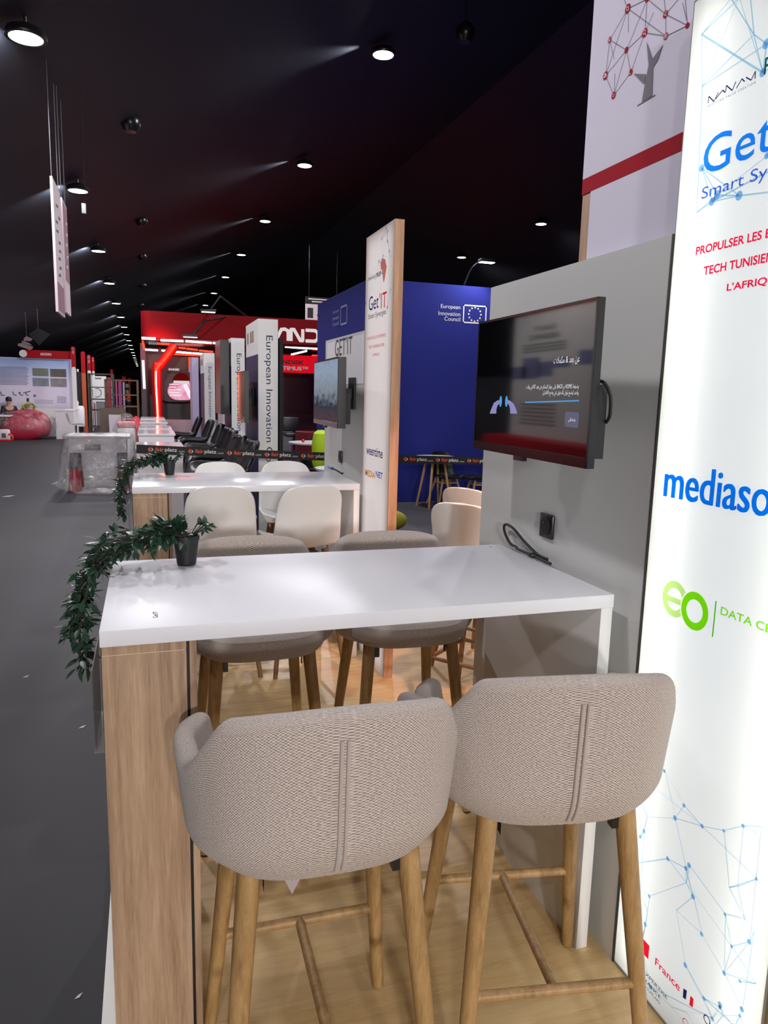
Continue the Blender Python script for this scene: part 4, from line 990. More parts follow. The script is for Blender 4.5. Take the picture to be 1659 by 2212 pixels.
# oblong screen, half round panel, small signs on the back wall
YB = 21.55
def pill(mb, cx, cz, hw, hh, Y, dy, n=14):
    P_ = [(cx+hw-hh+hh*math.cos(R_(a)), cz+hh*math.sin(R_(a))) for a in [-90+180*k/n for k in range(n+1)]]+[(cx-hw+hh+hh*math.cos(R_(a)), cz+hh*math.sin(R_(a))) for a in [90+180*k/n for k in range(n+1)]]
    return mb.slab([(x, Y, z) for x, z in P_], (0, dy, 0))
pc = at(393, 845, 'y', 20.0); hw = at(425, 846, 'y', 20).x-pc.x; hh = pc.z-at(393, 866, 'y', 20).z
pill(MB(), pc.x-.12, pc.z, hw+.1, hh+.03, 20.12, .25).build('screen_drum', M('stand_black', '#16101a', .4), rs); 
t = NT('pink_screen'); nz = t.new('ShaderNodeTexNoise', Scale=3.0, Detail=3.0); t.link(t.coords((1, 1, 1)), nz.inputs['Vector']); cl = t.ramp(nz.outputs[0], ((.35, '#d9667f'), (.5, '#e79bb4'), (.62, '#f0c2d8'))); em = t.new('ShaderNodeEmission'); t.link(cl, em.inputs[0]); em.inputs[1].default_value = .95; t.link(em.outputs[0], t.out.inputs[0])
ps = pill(MB(), pc.x, pc.z, hw-.02, hh-.02, 20.0, .11).build('oblong_screen', t.m, rs)
m = MB()
for j, (xl, wd) in enumerate(((-.32, .24), (-.32, .18), (-.32, .30), (-.32, .26), (-.32, .30))): z = pc.z+.16-.07*j; m.poly([(pc.x+xl, 19.997, z), (pc.x+xl+wd, 19.997, z), (pc.x+xl+wd, 19.997, z+.022), (pc.x+xl, 19.997, z+.022)])
m.poly([(pc.x+.02, 19.997, pc.z+.17), (pc.x+.12, 19.997, pc.z+.2), (pc.x+.3, 19.997, pc.z-.16), (pc.x+.18, 19.997, pc.z-.19)]); m.build('screen_text', EM('screen_pale', '#f6e6f4', 1), ps, smooth=False)
hc = at(392, 823, 'y', 20.0); rr = at(410, 823, 'y', 20).x-hc.x
m = MB(); m.slab([(hc.x+rr*math.cos(R_(a)), 20.0, hc.z+rr*math.sin(R_(a))*1.0) for a in range(0, 181, 10)], (0, .1, 0)).build('half_round_panel', M('fascia_red', '#6e070e', .65, spec=.1), rs)
m = MB(); m.box((hc.x-rr*.95, 19.99, hc.z-.065), (hc.x+rr*.95, 19.998, hc.z+.005)); p = at(364, 800, 'y', 20.0); m.text('SANDISK', p, (1, 0, 0), (0, 0, 1), w=.28, h=.055, bold=.04); m.build('lettering', EM('sign_white_glow', '#e9e4e2', .8), rs, smooth=False)
p, q = at(407, 791, 'y', 20.3), at(426, 772, 'y', 20.3); MB().box((p.x, 20.3, p.z), (q.x, 20.34, q.z)).build('orange_sign', EM('orange_glow', '#ff5a14', .9), rs, smooth=False)
MB().box((p.x, 20.3, p.z-.16), (q.x, 20.34, p.z-.005)).build('white_sign', M('counter_white', '#e6e2e6', .18), rs, smooth=False)
p, q = at(596, 804, 'y', 18.9), at(704, 770, 'y', 18.9); pn = MB().box((p.x-.5, 18.9, p.z), (q.x+.3, 18.96, q.z)).build('red_sign', EM('red_panel_glow', '#e00f22', .8), rs, smooth=False)
m = MB(); a = at(606, 786, 'y', 18.895); m.text('SANDISK', V((a.x-.18, 18.897, a.z)), (1, 0, 0), (0, 0, 1), w=.80, h=.105, bold=.04); m.build('lettering', INK, pn, smooth=False)
m = MB(); a = at(606, 799, 'y', 18.895); m.text('OPTIMUS\u2122', V((a.x-.18, 18.897, a.z)), (1, 0, 0), (0, 0, 1), w=.90, h=.105, bold=.04); m.build('lettering', M('white_print', '#d5d1d1', .6), pn, smooth=False)
MB().box((.2, 18.6, -.04), (3.6, 19.0, .92)).build('low_bar', M('stand_grey', '#77737c', .3), rs, smooth=False)
spot('neon_glow_light', (.5, 17.4, 2.6), (-2.2, 23, .2), 170, 120, (1, .12, .12), .3, .6)
spot('stand_fill_light', (3.4, 19.6, 2.7), (3.4, 20.4, 0), 60, 150, (1, .4, .4), .3, .6)
def arm(p0, p1, p2, label):
    t = thing('arm_light', label, 'arm light', p0, group='boom lights over the red stand')
    MB().tube([p0, p1, p2], .022, 6).build('arm', BLACK, t); p2 = V(p2)
    MB().box(p2+V((-.22, -.1, -.06)), p2+V((.12, .1, -.01)), .01).build('head', BLACK, t)
    MB().box(p2+V((-.2, -.09, -.075)), p2+V((.1, .09, -.0605))).build('lens', EM('lamp_dim_face', '#dfe4ee', 1.2), t, smooth=False)
arm((2.45, 18.4, 3.432), at(475, 640, 'y', 17.6), at(455, 668, 'y', 17.2), 'longer black boom light rising over the red fascia')
arm((2.0, 18.2, 3.432), at(442, 693, 'y', 17.4), at(416, 722, 'y', 17.1), 'shorter black boom light in front of the red fascia')
# furniture on the red stand
hb = thing('bar_chair', 'black high backed bar chair in front of the dark red wall', 'chair', (3.05, 15.6, -.04))
p = at(611, 901, 'y', 15.6); q = at(645, 932, 'y', 15.6)
MB().box((p.x, 15.55, q.z), (q.x, 15.63, p.z), .03).build('backrest', DFAB, hb); MB().box((p.x, 15.2, q.z-.1), (q.x, 15.62, q.z-.02), .025).build('seat', DFAB, hb)
MB().cyl(((p.x+q.x)/2, 15.42, -.03), ((p.x+q.x)/2, 15.42, q.z-.1), .03).build('pedestal', CHROME, hb); MB().cyl(((p.x+q.x)/2, 15.42, -.04), ((p.x+q.x)/2, 15.42, -.01), .2, n=24).build('base', CHROME, hb)
rc = thing('tub_chair', 'dark red tub chair behind the round grey table', 'chair', (3.5, 15, -.04)); p = at(675, 935, 'y', 15)
MB().lathe([(0, .3), (.34, .3), (.36, .45), (.36, .85), (.31, .86), (.30, .5), (0, .48)], (p.x, 15, 0), 24).build('seat_shell', M('dark_red_cloth', '#7c1a22', .7), rc); MB().cyl((p.x, 15, -.04), (p.x, 15, .3), .25, n=20).build('base', BLACK, rc)
sv = at(693, 925, 'y', 10.6)
jk = MB(); jk.lathe([(0, .52), (.10, .52), (.13, .62), (.135, .9), (.11, 1.05), (.05, 1.1), (0, 1.1)], (sv.x, 10.6, 0), 16); jo = tag(jk.build('safety_vest', M('fluorescent_cloth', '#b9dc1e', .7)), 'fluorescent yellow green safety vest draped behind the far television', 'vest')
ch = MB(); stv = thing('stool', 'black stool under the fluorescent vest', 'stool', (sv.x, 10.6, -.04)); MB().cyl((sv.x, 10.6, .46), (sv.x, 10.6, .519), .17).build('seat', BLACK, stv); [MB().cyl((sv.x+dx*.15, 10.6+dy*.15, -.04), (sv.x+dx*.11, 10.6+dy*.11, .46), .014).build('leg', BLACK, stv) for dx in (-1, 1) for dy in (-1, 1)]
rl = MB().sph((at(652, 953, 'y', 11.5).x, 11.4, .89), .028, n=12).build('small_ball', M('bright_red_plastic', '#e8302a', .3)); tag(rl, 'small red ball standing on the round grey table', 'ball')

# ---------------------------------------------------------------- hanging things under the roof
def hall_lamp(x, y, z, label, wash=None):
    t = thing('hall_lamp', label, 'lamp', (x, y, z), group='round floodlights in rows under the tent roof')
    lens = MB().cyl((x, y, z-.012), (x, y, z+.0), .135, n=20).build('lens', EM('lamp_face', '#f6f6ee', 14), t)
    MB().lathe([(.137, -.014), (.165, -.014), (.17, .0), (.15, .05), (.07, .09), (0, .09), (0, .002), (.137, .002)], (x, y, z), 24).build('housing', BLACK, t)
    MB().cyl((x, y, z+.09), (x, y, roof_z(x)-.002), .012, n=8).build('hanger', BLACK, t)
    return t
ORD = 'nearest second third fourth fifth sixth seventh eighth ninth tenth eleventh twelfth thirteenth fourteenth fifteenth sixteenth seventeenth eighteenth nineteenth twentieth'.split()
for k in range(2, 21):
    y = LAMP1[2]+LAMP1[3]*k
    hall_lamp(LAMP1[0], y, LAMP1[1], 'round floodlight in the left row along the aisle, %s in view from the front' % ORD[k-2])
for k in range(1, 9):
    y = LAMP2[2]+LAMP2[3]*k
    if k >= 2: hall_lamp(LAMP2[0], y, LAMP2[1], 'round floodlight in the middle row above the stands, %s in view from the front' % ORD[k-2])
for k in range(1, 3):
    y = LAMP3[2]+LAMP3[3]*k; hall_lamp(LAMP3[0], y, LAMP3[1], 'round floodlight in the right row, %s beside the tall white tower' % ('nearer one' if k == 1 else 'farther one'))
for k in range(2, 13):
    x, y, z = LAMP1[0]-.20, LAMP1[2]+LAMP1[3]*k, LAMP1[1]+.0; spot('lamp_side_light', (x, y, z), (x-1.5, y+3.2, roof_z(x-1.5)+.02), P_WASH*(1+.05*k), 85, (.92, .96, 1), .03, 1.0)
for k in range(2, 9):
    x, y, z = LAMP2[0]-.22, LAMP2[2]+LAMP2[3]*k, LAMP2[1]+.0; spot('lamp_side_light', (x, y, z), (x-3, y, roof_z(x-3)-.02), P_WASH*.45, 60, (.92, .96, 1), .03, 1.0)
for (px, py, z), lab in zip(((282, 262, 5.0), (305, 475, 5.02), (307, 552, 5.03), (308, 615, 5.03), (304, 658, 5.0), (1005, 68, 6.2)), ('nearest', 'second', 'third', 'fourth', 'farthest', 'single')):
    p = at(px, py, 'z', z); s = thing('dome_speaker', ('%s black dome hanging in a row over the aisle' % lab) if lab != 'single' else 'single black dome hanging beside the tall white tower', 'dome', p, group='black domes hanging from the roof')
    MB().lathe([(0, -.13), (.07, -.125), (.115, -.07), (.125, 0), (.10, .06), (.04, .11), (0, .11)], p, 20).build('dome', M('dome_black', '#121216', .3), s)
    MB().cyl((p.x, p.y, p.z+.11), (p.x, p.y, roof_z(p.x)-.002), .01, n=6).build('hanger', BLACK, s)
PINKB = M('banner_cloth', '#d9c6cc', .8)
for (px0, py0, px1, py1, pyb), X, lab, ms in (((110, 380, 126, 405, 590), -.82, 'left one of two narrow hanging banners, with dark script', 1), ((131, 426, 141, 442, 600), -.80, 'right one of two narrow hanging banners, blank at the foot', 0)):
    a, b, c = at(px0, py0, 'x', X), at(px1, py1, 'x', X), at(px0+10, pyb, 'x', X)
    zt_, zb_ = a.z, a.z-(1.28 if ms else 1.18)
    s = thing('hanging_banner', lab, 'banner', (X, a.y, zb_), group='narrow banners hanging over the aisle')
    f = MB().box((X-.012, a.y, zb_), (X+.012, b.y, zt_)).build('cloth', PINKB, s, smooth=False)
    MB().box((X+.0122, a.y+.03, zb_+.02 if ms else zb_+.34), (X+.0132, b.y-.005, zb_+.30 if ms else zt_-.02)).build('print', M('banner_mauve', '#96727c', .8), f, smooth=False)
    m = MB(); rnd = random.Random(3)
    for j in range(9 if ms else 5):
        z = zb_+.38+j*.085 if ms else zb_+.5+j*.12; yy = a.y+.12+rnd.random()*.3; L2 = (b.y-a.y)*.3
        m.strip((X+.0136, yy, z), (X+.0136, yy+L2, z+.02), .028, (1, 0, 0))
    m.build('lettering', INK if ms else PINKB, f, smooth=False)
    for yy in (a.y+.04, b.y-.04): MB().cyl((X, yy, zt_), (X, yy, roof_z(X)-.002), .004, n=6).build('wire', M('thin_wire', '#5a5a60', .4), s)
p = at(181, 450, 'y', 9.0); s = thing('hanging_box', 'small pale box hanging on a cord below the left lamp row', 'box', p); MB().box(p+V((-.022, -.02, -.055)), p+V((.022, .02, .05)), .004).build('body', M('pale_case', '#a5a6a8', .4), s); MB().tube([p+V((0, 0, .05)), p+V((.02, 0, .09)), (p.x+.02, p.y, roof_z(p.x+.02)-.002)], .003, 6).build('cord', BLACK, s)
# hanging hall number
s = thing('number_banner', 'white hanging sign with the black hall number above the red fascia', 'sign', (4.8, 20.6, 3.6))
p = at(660, 656, 'y', 20.6); q = at(660, 692, 'y', 20.6)
MB().box((p.x, 20.6, q.z), (p.x+1.0, 20.63, p.z)).build('panel', M('sign_white_board', '#cbbfc4', .6), s, smooth=False)
MB().box((p.x, 20.6, p.z+.0005), (p.x+1.0, 20.63, p.z+.2)).build('header', BLACKM, s, smooth=False)
MB().text('18', (p.x+.055, 20.598, q.z+.07), (1, 0, 0), (0, 0, 1), w=.72, h=p.z-q.z-.17, bold=.05).build('lettering', INK, s, smooth=False)
m = MB(); m.strip((p.x+.08, 20.598, p.z+.14), (p.x+.72, 20.598, p.z+.14), .03, (0, -1, 0)); m.strip((p.x+.18, 20.598, p.z+.07), (p.x+.62, 20.598, p.z+.07), .03, (0, -1, 0)); m.build('lettering', M('white_print', '#d5d1d1', .6), s, smooth=False)
for dx in (.1, .9): MB().cyl((p.x+dx, 20.615, p.z+.2), (p.x+dx, 20.615, roof_z(p.x+dx)-.002), .006, n=6).build('wire', BLACK, s)
# ---------------------------------------------------------------- aisle: far stands on the left
FL = -.04
def pxbox(mb, x0, y0, x1, y1, Y, d, bev=0):
    """box whose front face at depth Y spans the sight lines of two photo corners (x0,y0 upper left; x1,y1 lower right)"""
    a, b = at(x0, y0, 'y', Y), at(x1, y1, 'y', Y); return mb.box((a.x, Y, b.z), (b.x, Y+d, a.z), bev)
# poster wall
YPW = 27.5
pw = thing('poster_wall', 'blue and pink printed poster wall with four photographs at the far left', 'poster wall', (-3.6, YPW, FL))
a, b = at(156, 777, 'y', YPW), at(0, 777, 'y', YPW)
MB().box((-6.2, YPW, FL), (a.x, YPW+.12, 2.60)).build('body', WHITEM, pw, smooth=False)
t = NT('poster_print'); sp_ = t.new('ShaderNodeSeparateXYZ'); t.link(t.coords(), sp_.inputs[0]); nz = t.new('ShaderNodeTexNoise', Scale=2.5, Detail=4.0); t.link(t.coords(), nz.inputs['Vector'])
ad = t.new('ShaderNodeMath', operation='MULTIPLY_ADD'); t.link(nz.outputs[0], ad.inputs[0]); ad.inputs[1].default_value = .35; t.link(sp_.outputs[2], ad.inputs[2])
mp = t.new('ShaderNodeMapRange'); t.link(ad.outputs[0], mp.inputs[0]); mp.inputs[1].default_value = 1.0; mp.inputs[2].default_value = 2.9
t.link(t.ramp(mp.outputs[0], ((.0, '#aeb4dc'), (.18, '#d8d0e2'), (.5, '#d8d2e6'), (.8, '#a9bce2'), (1, '#8ba9de'))), t.b.inputs['Base Color']); t.b.inputs['Roughness'].default_value = .6
pp = MB().box((-6.15, YPW-.004, .93), (a.x-.06, YPW-.0005, 2.58)).build('print', t.m, pw, smooth=False)
YP = YPW-.006
def q2(x0, y0, x1, y1, col, name, Y=YP, par=pp, em=None):
    c0, c1 = at(x0, y0, 'y', Y), at(x1, y1, 'y', Y)
    return MB().poly([(c0.x, Y, c1.z), (c1.x, Y, c1.z), (c1.x, Y, c0.z), (c0.x, Y, c0.z)]).build(name, M(name+col[1:], col, .6, var=.5, nscale=5) if em is None else em, par, smooth=False)
q2(69.5, 795, 105, 813, '#6d7768', 'photo'); q2(108, 796.5, 143.5, 815, '#57554a', 'photo'); q2(70, 816, 106, 835, '#7d8694', 'photo'); q2(108.5, 817, 144.5, 836.5, '#857f86', 'photo')
m = MB()
for j in range(14):
    y = 793+j*2.9; c0, c1 = at(-20, y-.6, 'y', YP), at(58+((j*7) % 5), y+.3, 'y', YP); m.strip((c0.x, YP, c0.z), (c1.x, YP, c1.z), .018, (0, -1, 0))
for j in range(5): c0, c1 = at(123, 857+j*3, 'y', YP), at(143, 858+j*3, 'y', YP); m.strip((c0.x, YP, c0.z), (c1.x, YP, c1.z), .016, (0, -1, 0))
for j in range(3): c0, c1 = at(74, 864+j*3.2, 'y', YP), at(115, 865.5+j*3.2, 'y', YP); m.strip((c0.x, YP, c0.z), (c1.x, YP, c1.z), .012, (0, -1, 0))
for (x0, y0, x1, y1) in ((1, 846, 3, 854), (3, 854, 10, 854), (27, 846, 30, 853), (30, 853, 36, 854), (42, 847, 44, 853), (40, 849, 44, 848), (44, 853, 50, 854), (50, 849, 66, 845), (56, 848, 57, 853), (57, 853, 62, 854)): c0, c1 = at(x0, y0, 'y', YP), at(x1, y1, 'y', YP); m.strip((c0.x, YP, c0.z), (c1.x, YP, c1.z), .035, (0, -1, 0))
m.build('print_lines', M('slate_ink', '#5b5f86', .6), pp, smooth=False)
q2(72, 852.5, 77.5, 857.5, '#2f62b8', 'logo_patch'); q2(57, 860, 63, 868, '#2b2636', 'logo_patch')
# red sign boards above and beside it
YR = 27.3
hd = thing('header_sign', 'long red sign board with white disc above the poster wall', 'sign', (-3.2, YR, 2.6))
c0, c1 = at(50, 765, 'y', YR), at(153, 777, 'y', YR)
MB().box((c0.x, YR, 2.605), (c1.x, YR+.1, 2.86)).build('board', DRED, hd, smooth=False); MB().cyl((c0.x, YR-.012, 2.73), (c0.x, YR-.001, 2.73), .12, n=24).build('disc', WHITEM, hd)
l_, r_2 = at(87, 773, 'y', YR), at(111, 773, 'y', YR); MB().text('AKHORN', (l_.x, YR-.003, 2.69), (1, 0, 0), (0, 0, 1), w=r_2.x-l_.x, h=.09, bold=.03).build('lettering', M('white_print', '#d5d1d1', .6), hd, smooth=False)
def totem(x0, x1, ytop, ybot, Y, code, label, disc=True, low=None):
    s = thing('aisle_sign', label, 'sign', (at((x0+x1)/2, 850, 'y', Y).x, Y, FL), group='red aisle signs beyond the poster wall')
    a, b = at(x0, ytop, 'y', Y), at(x1, ybot, 'y', Y); w_ = b.x-a.x; r = w_/2; cx = (a.x+b.x)/2
    arc = [(cx+r*math.cos(R_(k)), a.z-r+r*math.sin(R_(k))) for k in range(0, 181, 18)]
    MB().slab([(x, Y, z) for x, z in [(b.x, b.z)]+arc+[(a.x, b.z)]], (0, .06, 0)).build('board', DRED, s, smooth=False)
    MB().box((a.x, Y+.005, FL), (b.x, Y+.055, b.z-.0005)).build('post', M('sign_orange_board', '#b34a1c', .5) if low else WHITEM, s, smooth=False)
    if disc: MB().cyl((cx, Y-.015, b.z+.02), (cx, Y-.001, b.z+.02), r*.92, n=20).build('disc', WHITEM, s)
    if code: MB().text(code, (cx+r*.42, Y-.003, a.z-r*3.6 if len(code) < 7 else a.z-r*4.4), (0, 0, 1), (-1, 0, 0), h=r*.85, w=r*2.9 if len(code) < 7 else r*3.8).build('lettering', M('white_print', '#d5d1d1', .6), s, smooth=False)
totem(152.5, 164, 748, 798, 27.0, '18A-11', 'tall red aisle sign with white disc joined to the poster wall header')
totem(174, 185, 759, 806, 28.5, None, 'red aisle sign on an orange post', False, True)
totem(187, 197, 766, 805, 31.0, '18A-12A', 'red aisle sign with white code behind the orange post')
totem(197.5, 204.5, 771, 805, 33.5, '18A-13', 'slim red aisle sign half hidden behind a nearer one')
YK = 29.2
dk = tag(pxbox(MB(), 154, 803, 184, 915, YK, .4).build('dark_partition', M('dark_panel', '#151318', .6), smooth=False), 'dark partition between the poster wall and the orange sign post', 'partition')
# white counter, stool, bean bags, table, plant, bag
wc2 = thing('reception_counter', 'white reception counter in front of the poster wall beside the red bean bags', 'counter', (-2.6, 26.3, FL))
c0, c1 = at(119, 887, 'y', 26), at(162, 948, 'y', 26)
MB().box((c0.x, 26.0, FL), (c1.x, 27.1, .875), .005).build('body', M('counter_white', '#e6e2e6', .18), wc2, smooth=False); MB().box((c0.x-.02, 25.98, .8755), (c1.x+.02, 27.12, .90), .004).build('top', M('counter_white', '#e6e2e6', .18), wc2, smooth=False)
bk = tag(MB().box((-2.55, 26.3, .9005), (-2.15, 26.6, .935), .004).build('brochure_stack', M('paper', '#ddd6dc', .7), smooth=False), 'low pile of brochures on the white reception counter', 'brochures')
gs = thing('bar_stool', 'grey moulded swivel stool in front of the white reception counter', 'bar stool', (at(165, 940, 'y', 24.6).x, 24.6, FL))
gx, gy = gs.location.x, 24.6
b = MB(); b.grid(lambda u, v: V((gx+.0+(-.28+.0*u if False else 0)+[.26, .15, -.05, -.16, -.22, -.26, -.27][min(6, int(v*6.001))]*1.0, gy+(u-.5)*.44*(1-.25*max(0, v-.75)/.25), .50+[.0, .02, .0, .03, .14, .28, .36][min(6, int(v*6.001))])), 9, 7)
o = b.build('seat_shell', M('grey_shell', '#8f8f88', .45), gs); mod(o, 'SOLIDIFY', thickness=.03); mod(o, 'SUBSURF', levels=2, render_levels=2)
MB().cyl((gx, gy, FL+.02), (gx, gy, .485), .03, n=14).build('pedestal', CHROME, gs); MB().cyl((gx, gy, FL), (gx, gy, FL+.0195), .2, n=24).build('base', CHROME, gs)
BEAN = M('bean_bag_red', '#b52540', .5, bump=.3, nscale=3)
def film(name, col='#e9e6ea'):
    if name in MATS: return MATS[name]
    t = NT(name); nz = t.new('ShaderNodeTexNoise', Scale=5.5, Detail=5.0, Roughness=.6); nz.inputs['Distortion'].default_value = 1.2; t.link(t.coords(), nz.inputs['Vector'])
    gl = t.new('ShaderNodeBsdfGlossy'); gl.inputs['Roughness'].default_value = .12; gl.inputs[0].default_value = (.95, .95, .97, 1)
    bp = t.new('ShaderNodeBump'); bp.inputs['Strength'].default_value = 1.0; bp.inputs['Distance'].default_value = .09; t.link(nz.outputs[0], bp.inputs['Height']); t.link(bp.outputs[0], gl.inputs['Normal'])
    df = t.new('ShaderNodeBsdfTranslucent'); df.inputs[0].default_value = (*lin(col), 1); dd = t.new('ShaderNodeBsdfDiffuse'); dd.inputs[0].default_value = (*lin(col), 1)
    tr = t.new('ShaderNodeBsdfTransparent'); tr.inputs[0].default_value = (.97, .97, .97, 1)
    m1 = t.new('ShaderNodeMixShader'); m1.inputs[0].default_value = .5; t.link(df.outputs[0], m1.inputs[1]); t.link(dd.outputs[0], m1.inputs[2])
    m2 = t.new('ShaderNodeMixShader'); m2.inputs[0].default_value = .75; t.link(m1.outputs[0], m2.inputs[1]); t.link(gl.outputs[0], m2.inputs[2])
    mr = t.new('ShaderNodeMapRange'); t.link(nz.outputs[0], mr.inputs[0]); mr.inputs[1].default_value = .38; mr.inputs[2].default_value = .75; mr.inputs[3].default_value = .95; mr.inputs[4].default_value = .50
    m3 = t.new('ShaderNodeMixShader'); t.link(mr.outputs[0], m3.inputs[0]); t.link(m2.outputs[0], m3.inputs[1]); t.link(tr.outputs[0], m3.inputs[2]); t.link(m3.outputs[0], t.out.inputs[0])
    MATS[name] = t.m; return t.m
FILM = film('clear_film')
def blob(mb, c, r, sc, seed, amp=.12, n=28):
    rnd = random.Random(seed); ph = [rnd.uniform(0, 6) for _ in range(6)]
    def fn(u, v):
        a, e = 2*PI*u, PI*(v-.5); k = 1+amp*(math.sin(3*a+ph[0]+2*e)*math.cos(2*e+ph[1])*.6+math.sin(5*a+ph[2])*math.cos(4*e+ph[3])*.35)
        x, y, z = math.cos(e)*math.cos(a), math.cos(e)*math.sin(a), math.sin(e)
        z = z if z > -.75 else -.75
        return V(c)+V((x*sc[0], y*sc[1], z*sc[2]))*r*k
    mb.grid(fn, n, n//2+1, closed_u=True); return mb
for (px, py, dep, sc, lab) in ((86, 920, 26.35, (.36, .34, .44), 'upper right red bean bag, against the white reception counter'), (48, 930, 25.9, (.66, .42, .42), 'lower red bean bag lying under clear film'), (58, 908, 26.75, (.70, .36, .36), 'red bean bag heaped on top under clear film')):
    c = at(px, py, 'y', dep); sz = sc; zc = max(c.z, FL+sz[2]*.74+.003)
    tag(blob(MB(), (c.x, dep, zc), 1, sz, px, .05).build('bean_bag', BEAN, weld=True), lab, 'bean bag', 'red bean bags wrapped in film')
c = at(55, 915, 'y', 26.3); tag(blob(MB(), (c.x+.02, 26.28, .37), 1, (1.02, .84, .50), 77, .10, 40).build('plastic_wrap', FILM, weld=True), 'clear plastic film wrapped around the pile of red bean bags', 'plastic wrap')
wt = thing('side_table', 'pale side table at the far left edge beside the seated person', 'table', (-4.5, 25.9, FL)); c0 = at(28, 897, 'y', 26); MB().box((-5.6, 25.7, c0.z-.04), (c0.x-.06, 26.4, c0.z), .005).build('tabletop', WHITEM, wt, smooth=False); MB().cyl((-4.95, 26.1, FL), (-4.95, 26.1, c0.z-.04), .16, n=20).build('pedestal', M('grey_trunk_ink', '#77737c', .6), wt)
cyx = at(8, 925, 'y', 25.0); jb = thing('jerry_can', 'white plastic bag with a printed square beside the red bean bags', 'bag', (cyx.x, 25, FL)); jb.name = 'plastic_bag'; ORIG['plastic_bag'] = ORIG['jerry_can']
c0, c1 = at(-6, 928, 'y', 25), at(20, 951, 'y', 25); MB().box((c0.x, 25, FL), (c1.x, 25.3, c0.z), .05).build('body', M('bag_white', '#dcd7dd', .6), jb); q2(3, 936, 13, 946, '#55505c', 'printed_square', 24.995, jb)
lp = [at(x, y, 'y', 24.9) for x, y in ((18, 938), (24, 940), (28, 947), (24, 952), (12, 953), (0, 953))]; tag(MB().tube(cat([V((p.x, p.y, max(p.z, FL+.03))) for p in lp], 6), .03, 8).build('red_hose', M('bright_red_plastic', '#e8302a', .3)), 'bright red cable loop beside the white plastic bag', 'cable')
pl_ = thing('potted_shrub', 'yellow green bush in a pale pot in front of the poster wall', 'plant', (at(62, 900, 'y', 27).x, 27, FL)); c0 = at(62, 882, 'y', 27); rnd = random.Random(2)
f = MB()
for k in range(150):
    d = V((rnd.gauss(0, 1), rnd.gauss(0, 1), rnd.gauss(0, 1))).normalized(); p = V((c0.x, 27, c0.z))+V((d.x*.17, d.y*.17, d.z*.13)); s_ = d.orthogonal().normalized(); f.poly([p, p+(d+s_)*.04, p+d*.09, p+(d-s_)*.04])
f.build('foliage', M('olive_leaf', '#a09a35', .6, var=.3), pl_, smooth=False); MB().lathe([(0, c0.z-.95), (.2, c0.z-.95), (.26, c0.z-.12), (0, c0.z-.12)], (c0.x, 27, 0), 20).build('planter', WHITEM, pl_)
pl_.children[1].location.z = 0
# white bottle shaped bin, display stand, brown frames
bn = thing('bottle_display', 'white bottle shaped display standing beside the orange sign post', 'display', (at(170, 900, 'y', 27.8).x, 27.8, FL)); bx_ = bn.location.x
MB().lathe([(0, .30), (.19, .30), (.2, .36), (.2, .95), (.16, 1.02), (0, 1.02)], (bx_, 27.8, 0), 20).build('body', M('counter_white', '#e6e2e6', .18), bn); MB().lathe([(0, 1.021), (.08, 1.021), (.09, 1.14), (.06, 1.2), (0, 1.2)], (bx_-.07, 27.8, 0), 14).build('cap', M('counter_white', '#e6e2e6', .18), bn); MB().cyl((bx_, 27.8, FL), (bx_, 27.8, .299), .13, n=16).build('foot', BLACK, bn)
vz = tag(pxbox(MB(), 166, 797, 170, 803.1, 29.3, .1).build('white_vase', M('counter_white', '#e6e2e6', .18)), 'small white bottle standing high on the dark partition', 'vase'); vz.location.z = 0
GR = M('rusty_frame', '#6d4a34', .5)
def rack(x0, y0, x1, y1, Y, dy, label, rows, mat, t_=.06):
    s = thing('display_rack', label, 'rack', (at((x0+x1)/2, y0, 'y', Y).x, Y, FL), group='bare brown metal display racks'); a, b = at(x0, y0, 'y', Y), at(x1, y1, 'y', Y); zt_ = a.z
    for x in (a.x, b.x):
        for y in (Y, Y+dy): MB().box((x-t_/2, y-t_/2, FL), (x+t_/2, y+t_/2, zt_)).build('upright', mat, s, smooth=False)
    for rz in rows:
        f = MB(); z = FL+(zt_-FL)*rz
        for y in (Y, Y+dy): f.box((a.x+t_/2, y-t_*.3, z-t_*.6), (b.x-t_/2, y+t_*.3, z))
        for x in (a.x, b.x): f.box((x-t_*.3, Y+t_/2, z-t_*.6), (x+t_*.3, Y+dy-t_/2, z))
        f.build('shelf_frame', mat, s, smooth=False)
    return a, b
rack(190, 806, 246, 905, 29.3, .9, 'dark brown metal rack beside the white wheel poster', (.12, .4, .58, .78, 1.0), M('dark_rust', '#3f2c28', .5), .06)
rack(227, 819, 299, 905, 30.5, .9, 'lighter brown metal rack with a shelf, behind the brown board', (.25, .5, .72, 1.0), GR, .07)
wp = thing('wheel_poster', 'white poster panel with a round grey drawing behind the dark rack', 'poster', (at(214, 850, 'y', 34).x, 34, FL)); pxbox(MB(), 198, 812, 231, 868, 34, .08).build('panel', WHITEM, wp, smooth=False)
wb = pxbox(MB(), 197, 868.2, 228, 922, 34, .08).build('base', M('grey_trunk_ink', '#77737c', .6), wp, smooth=False)
c = at(209, 848, 'y', 33.99); MB().ring((c.x, 33.99, c.z), .17, .2, (0, -1, 0)).build('print', M('grey_ink', '#6b6570', .6), wp, smooth=False); a = at(200, 817, 'y', 33.99); MB().strip((a.x, 33.99, a.z), (a.x+.35, 33.99, a.z), .05, (0, -1, 0)).build('print', M('grey_ink', '#6b6570', .6), wp, smooth=False)
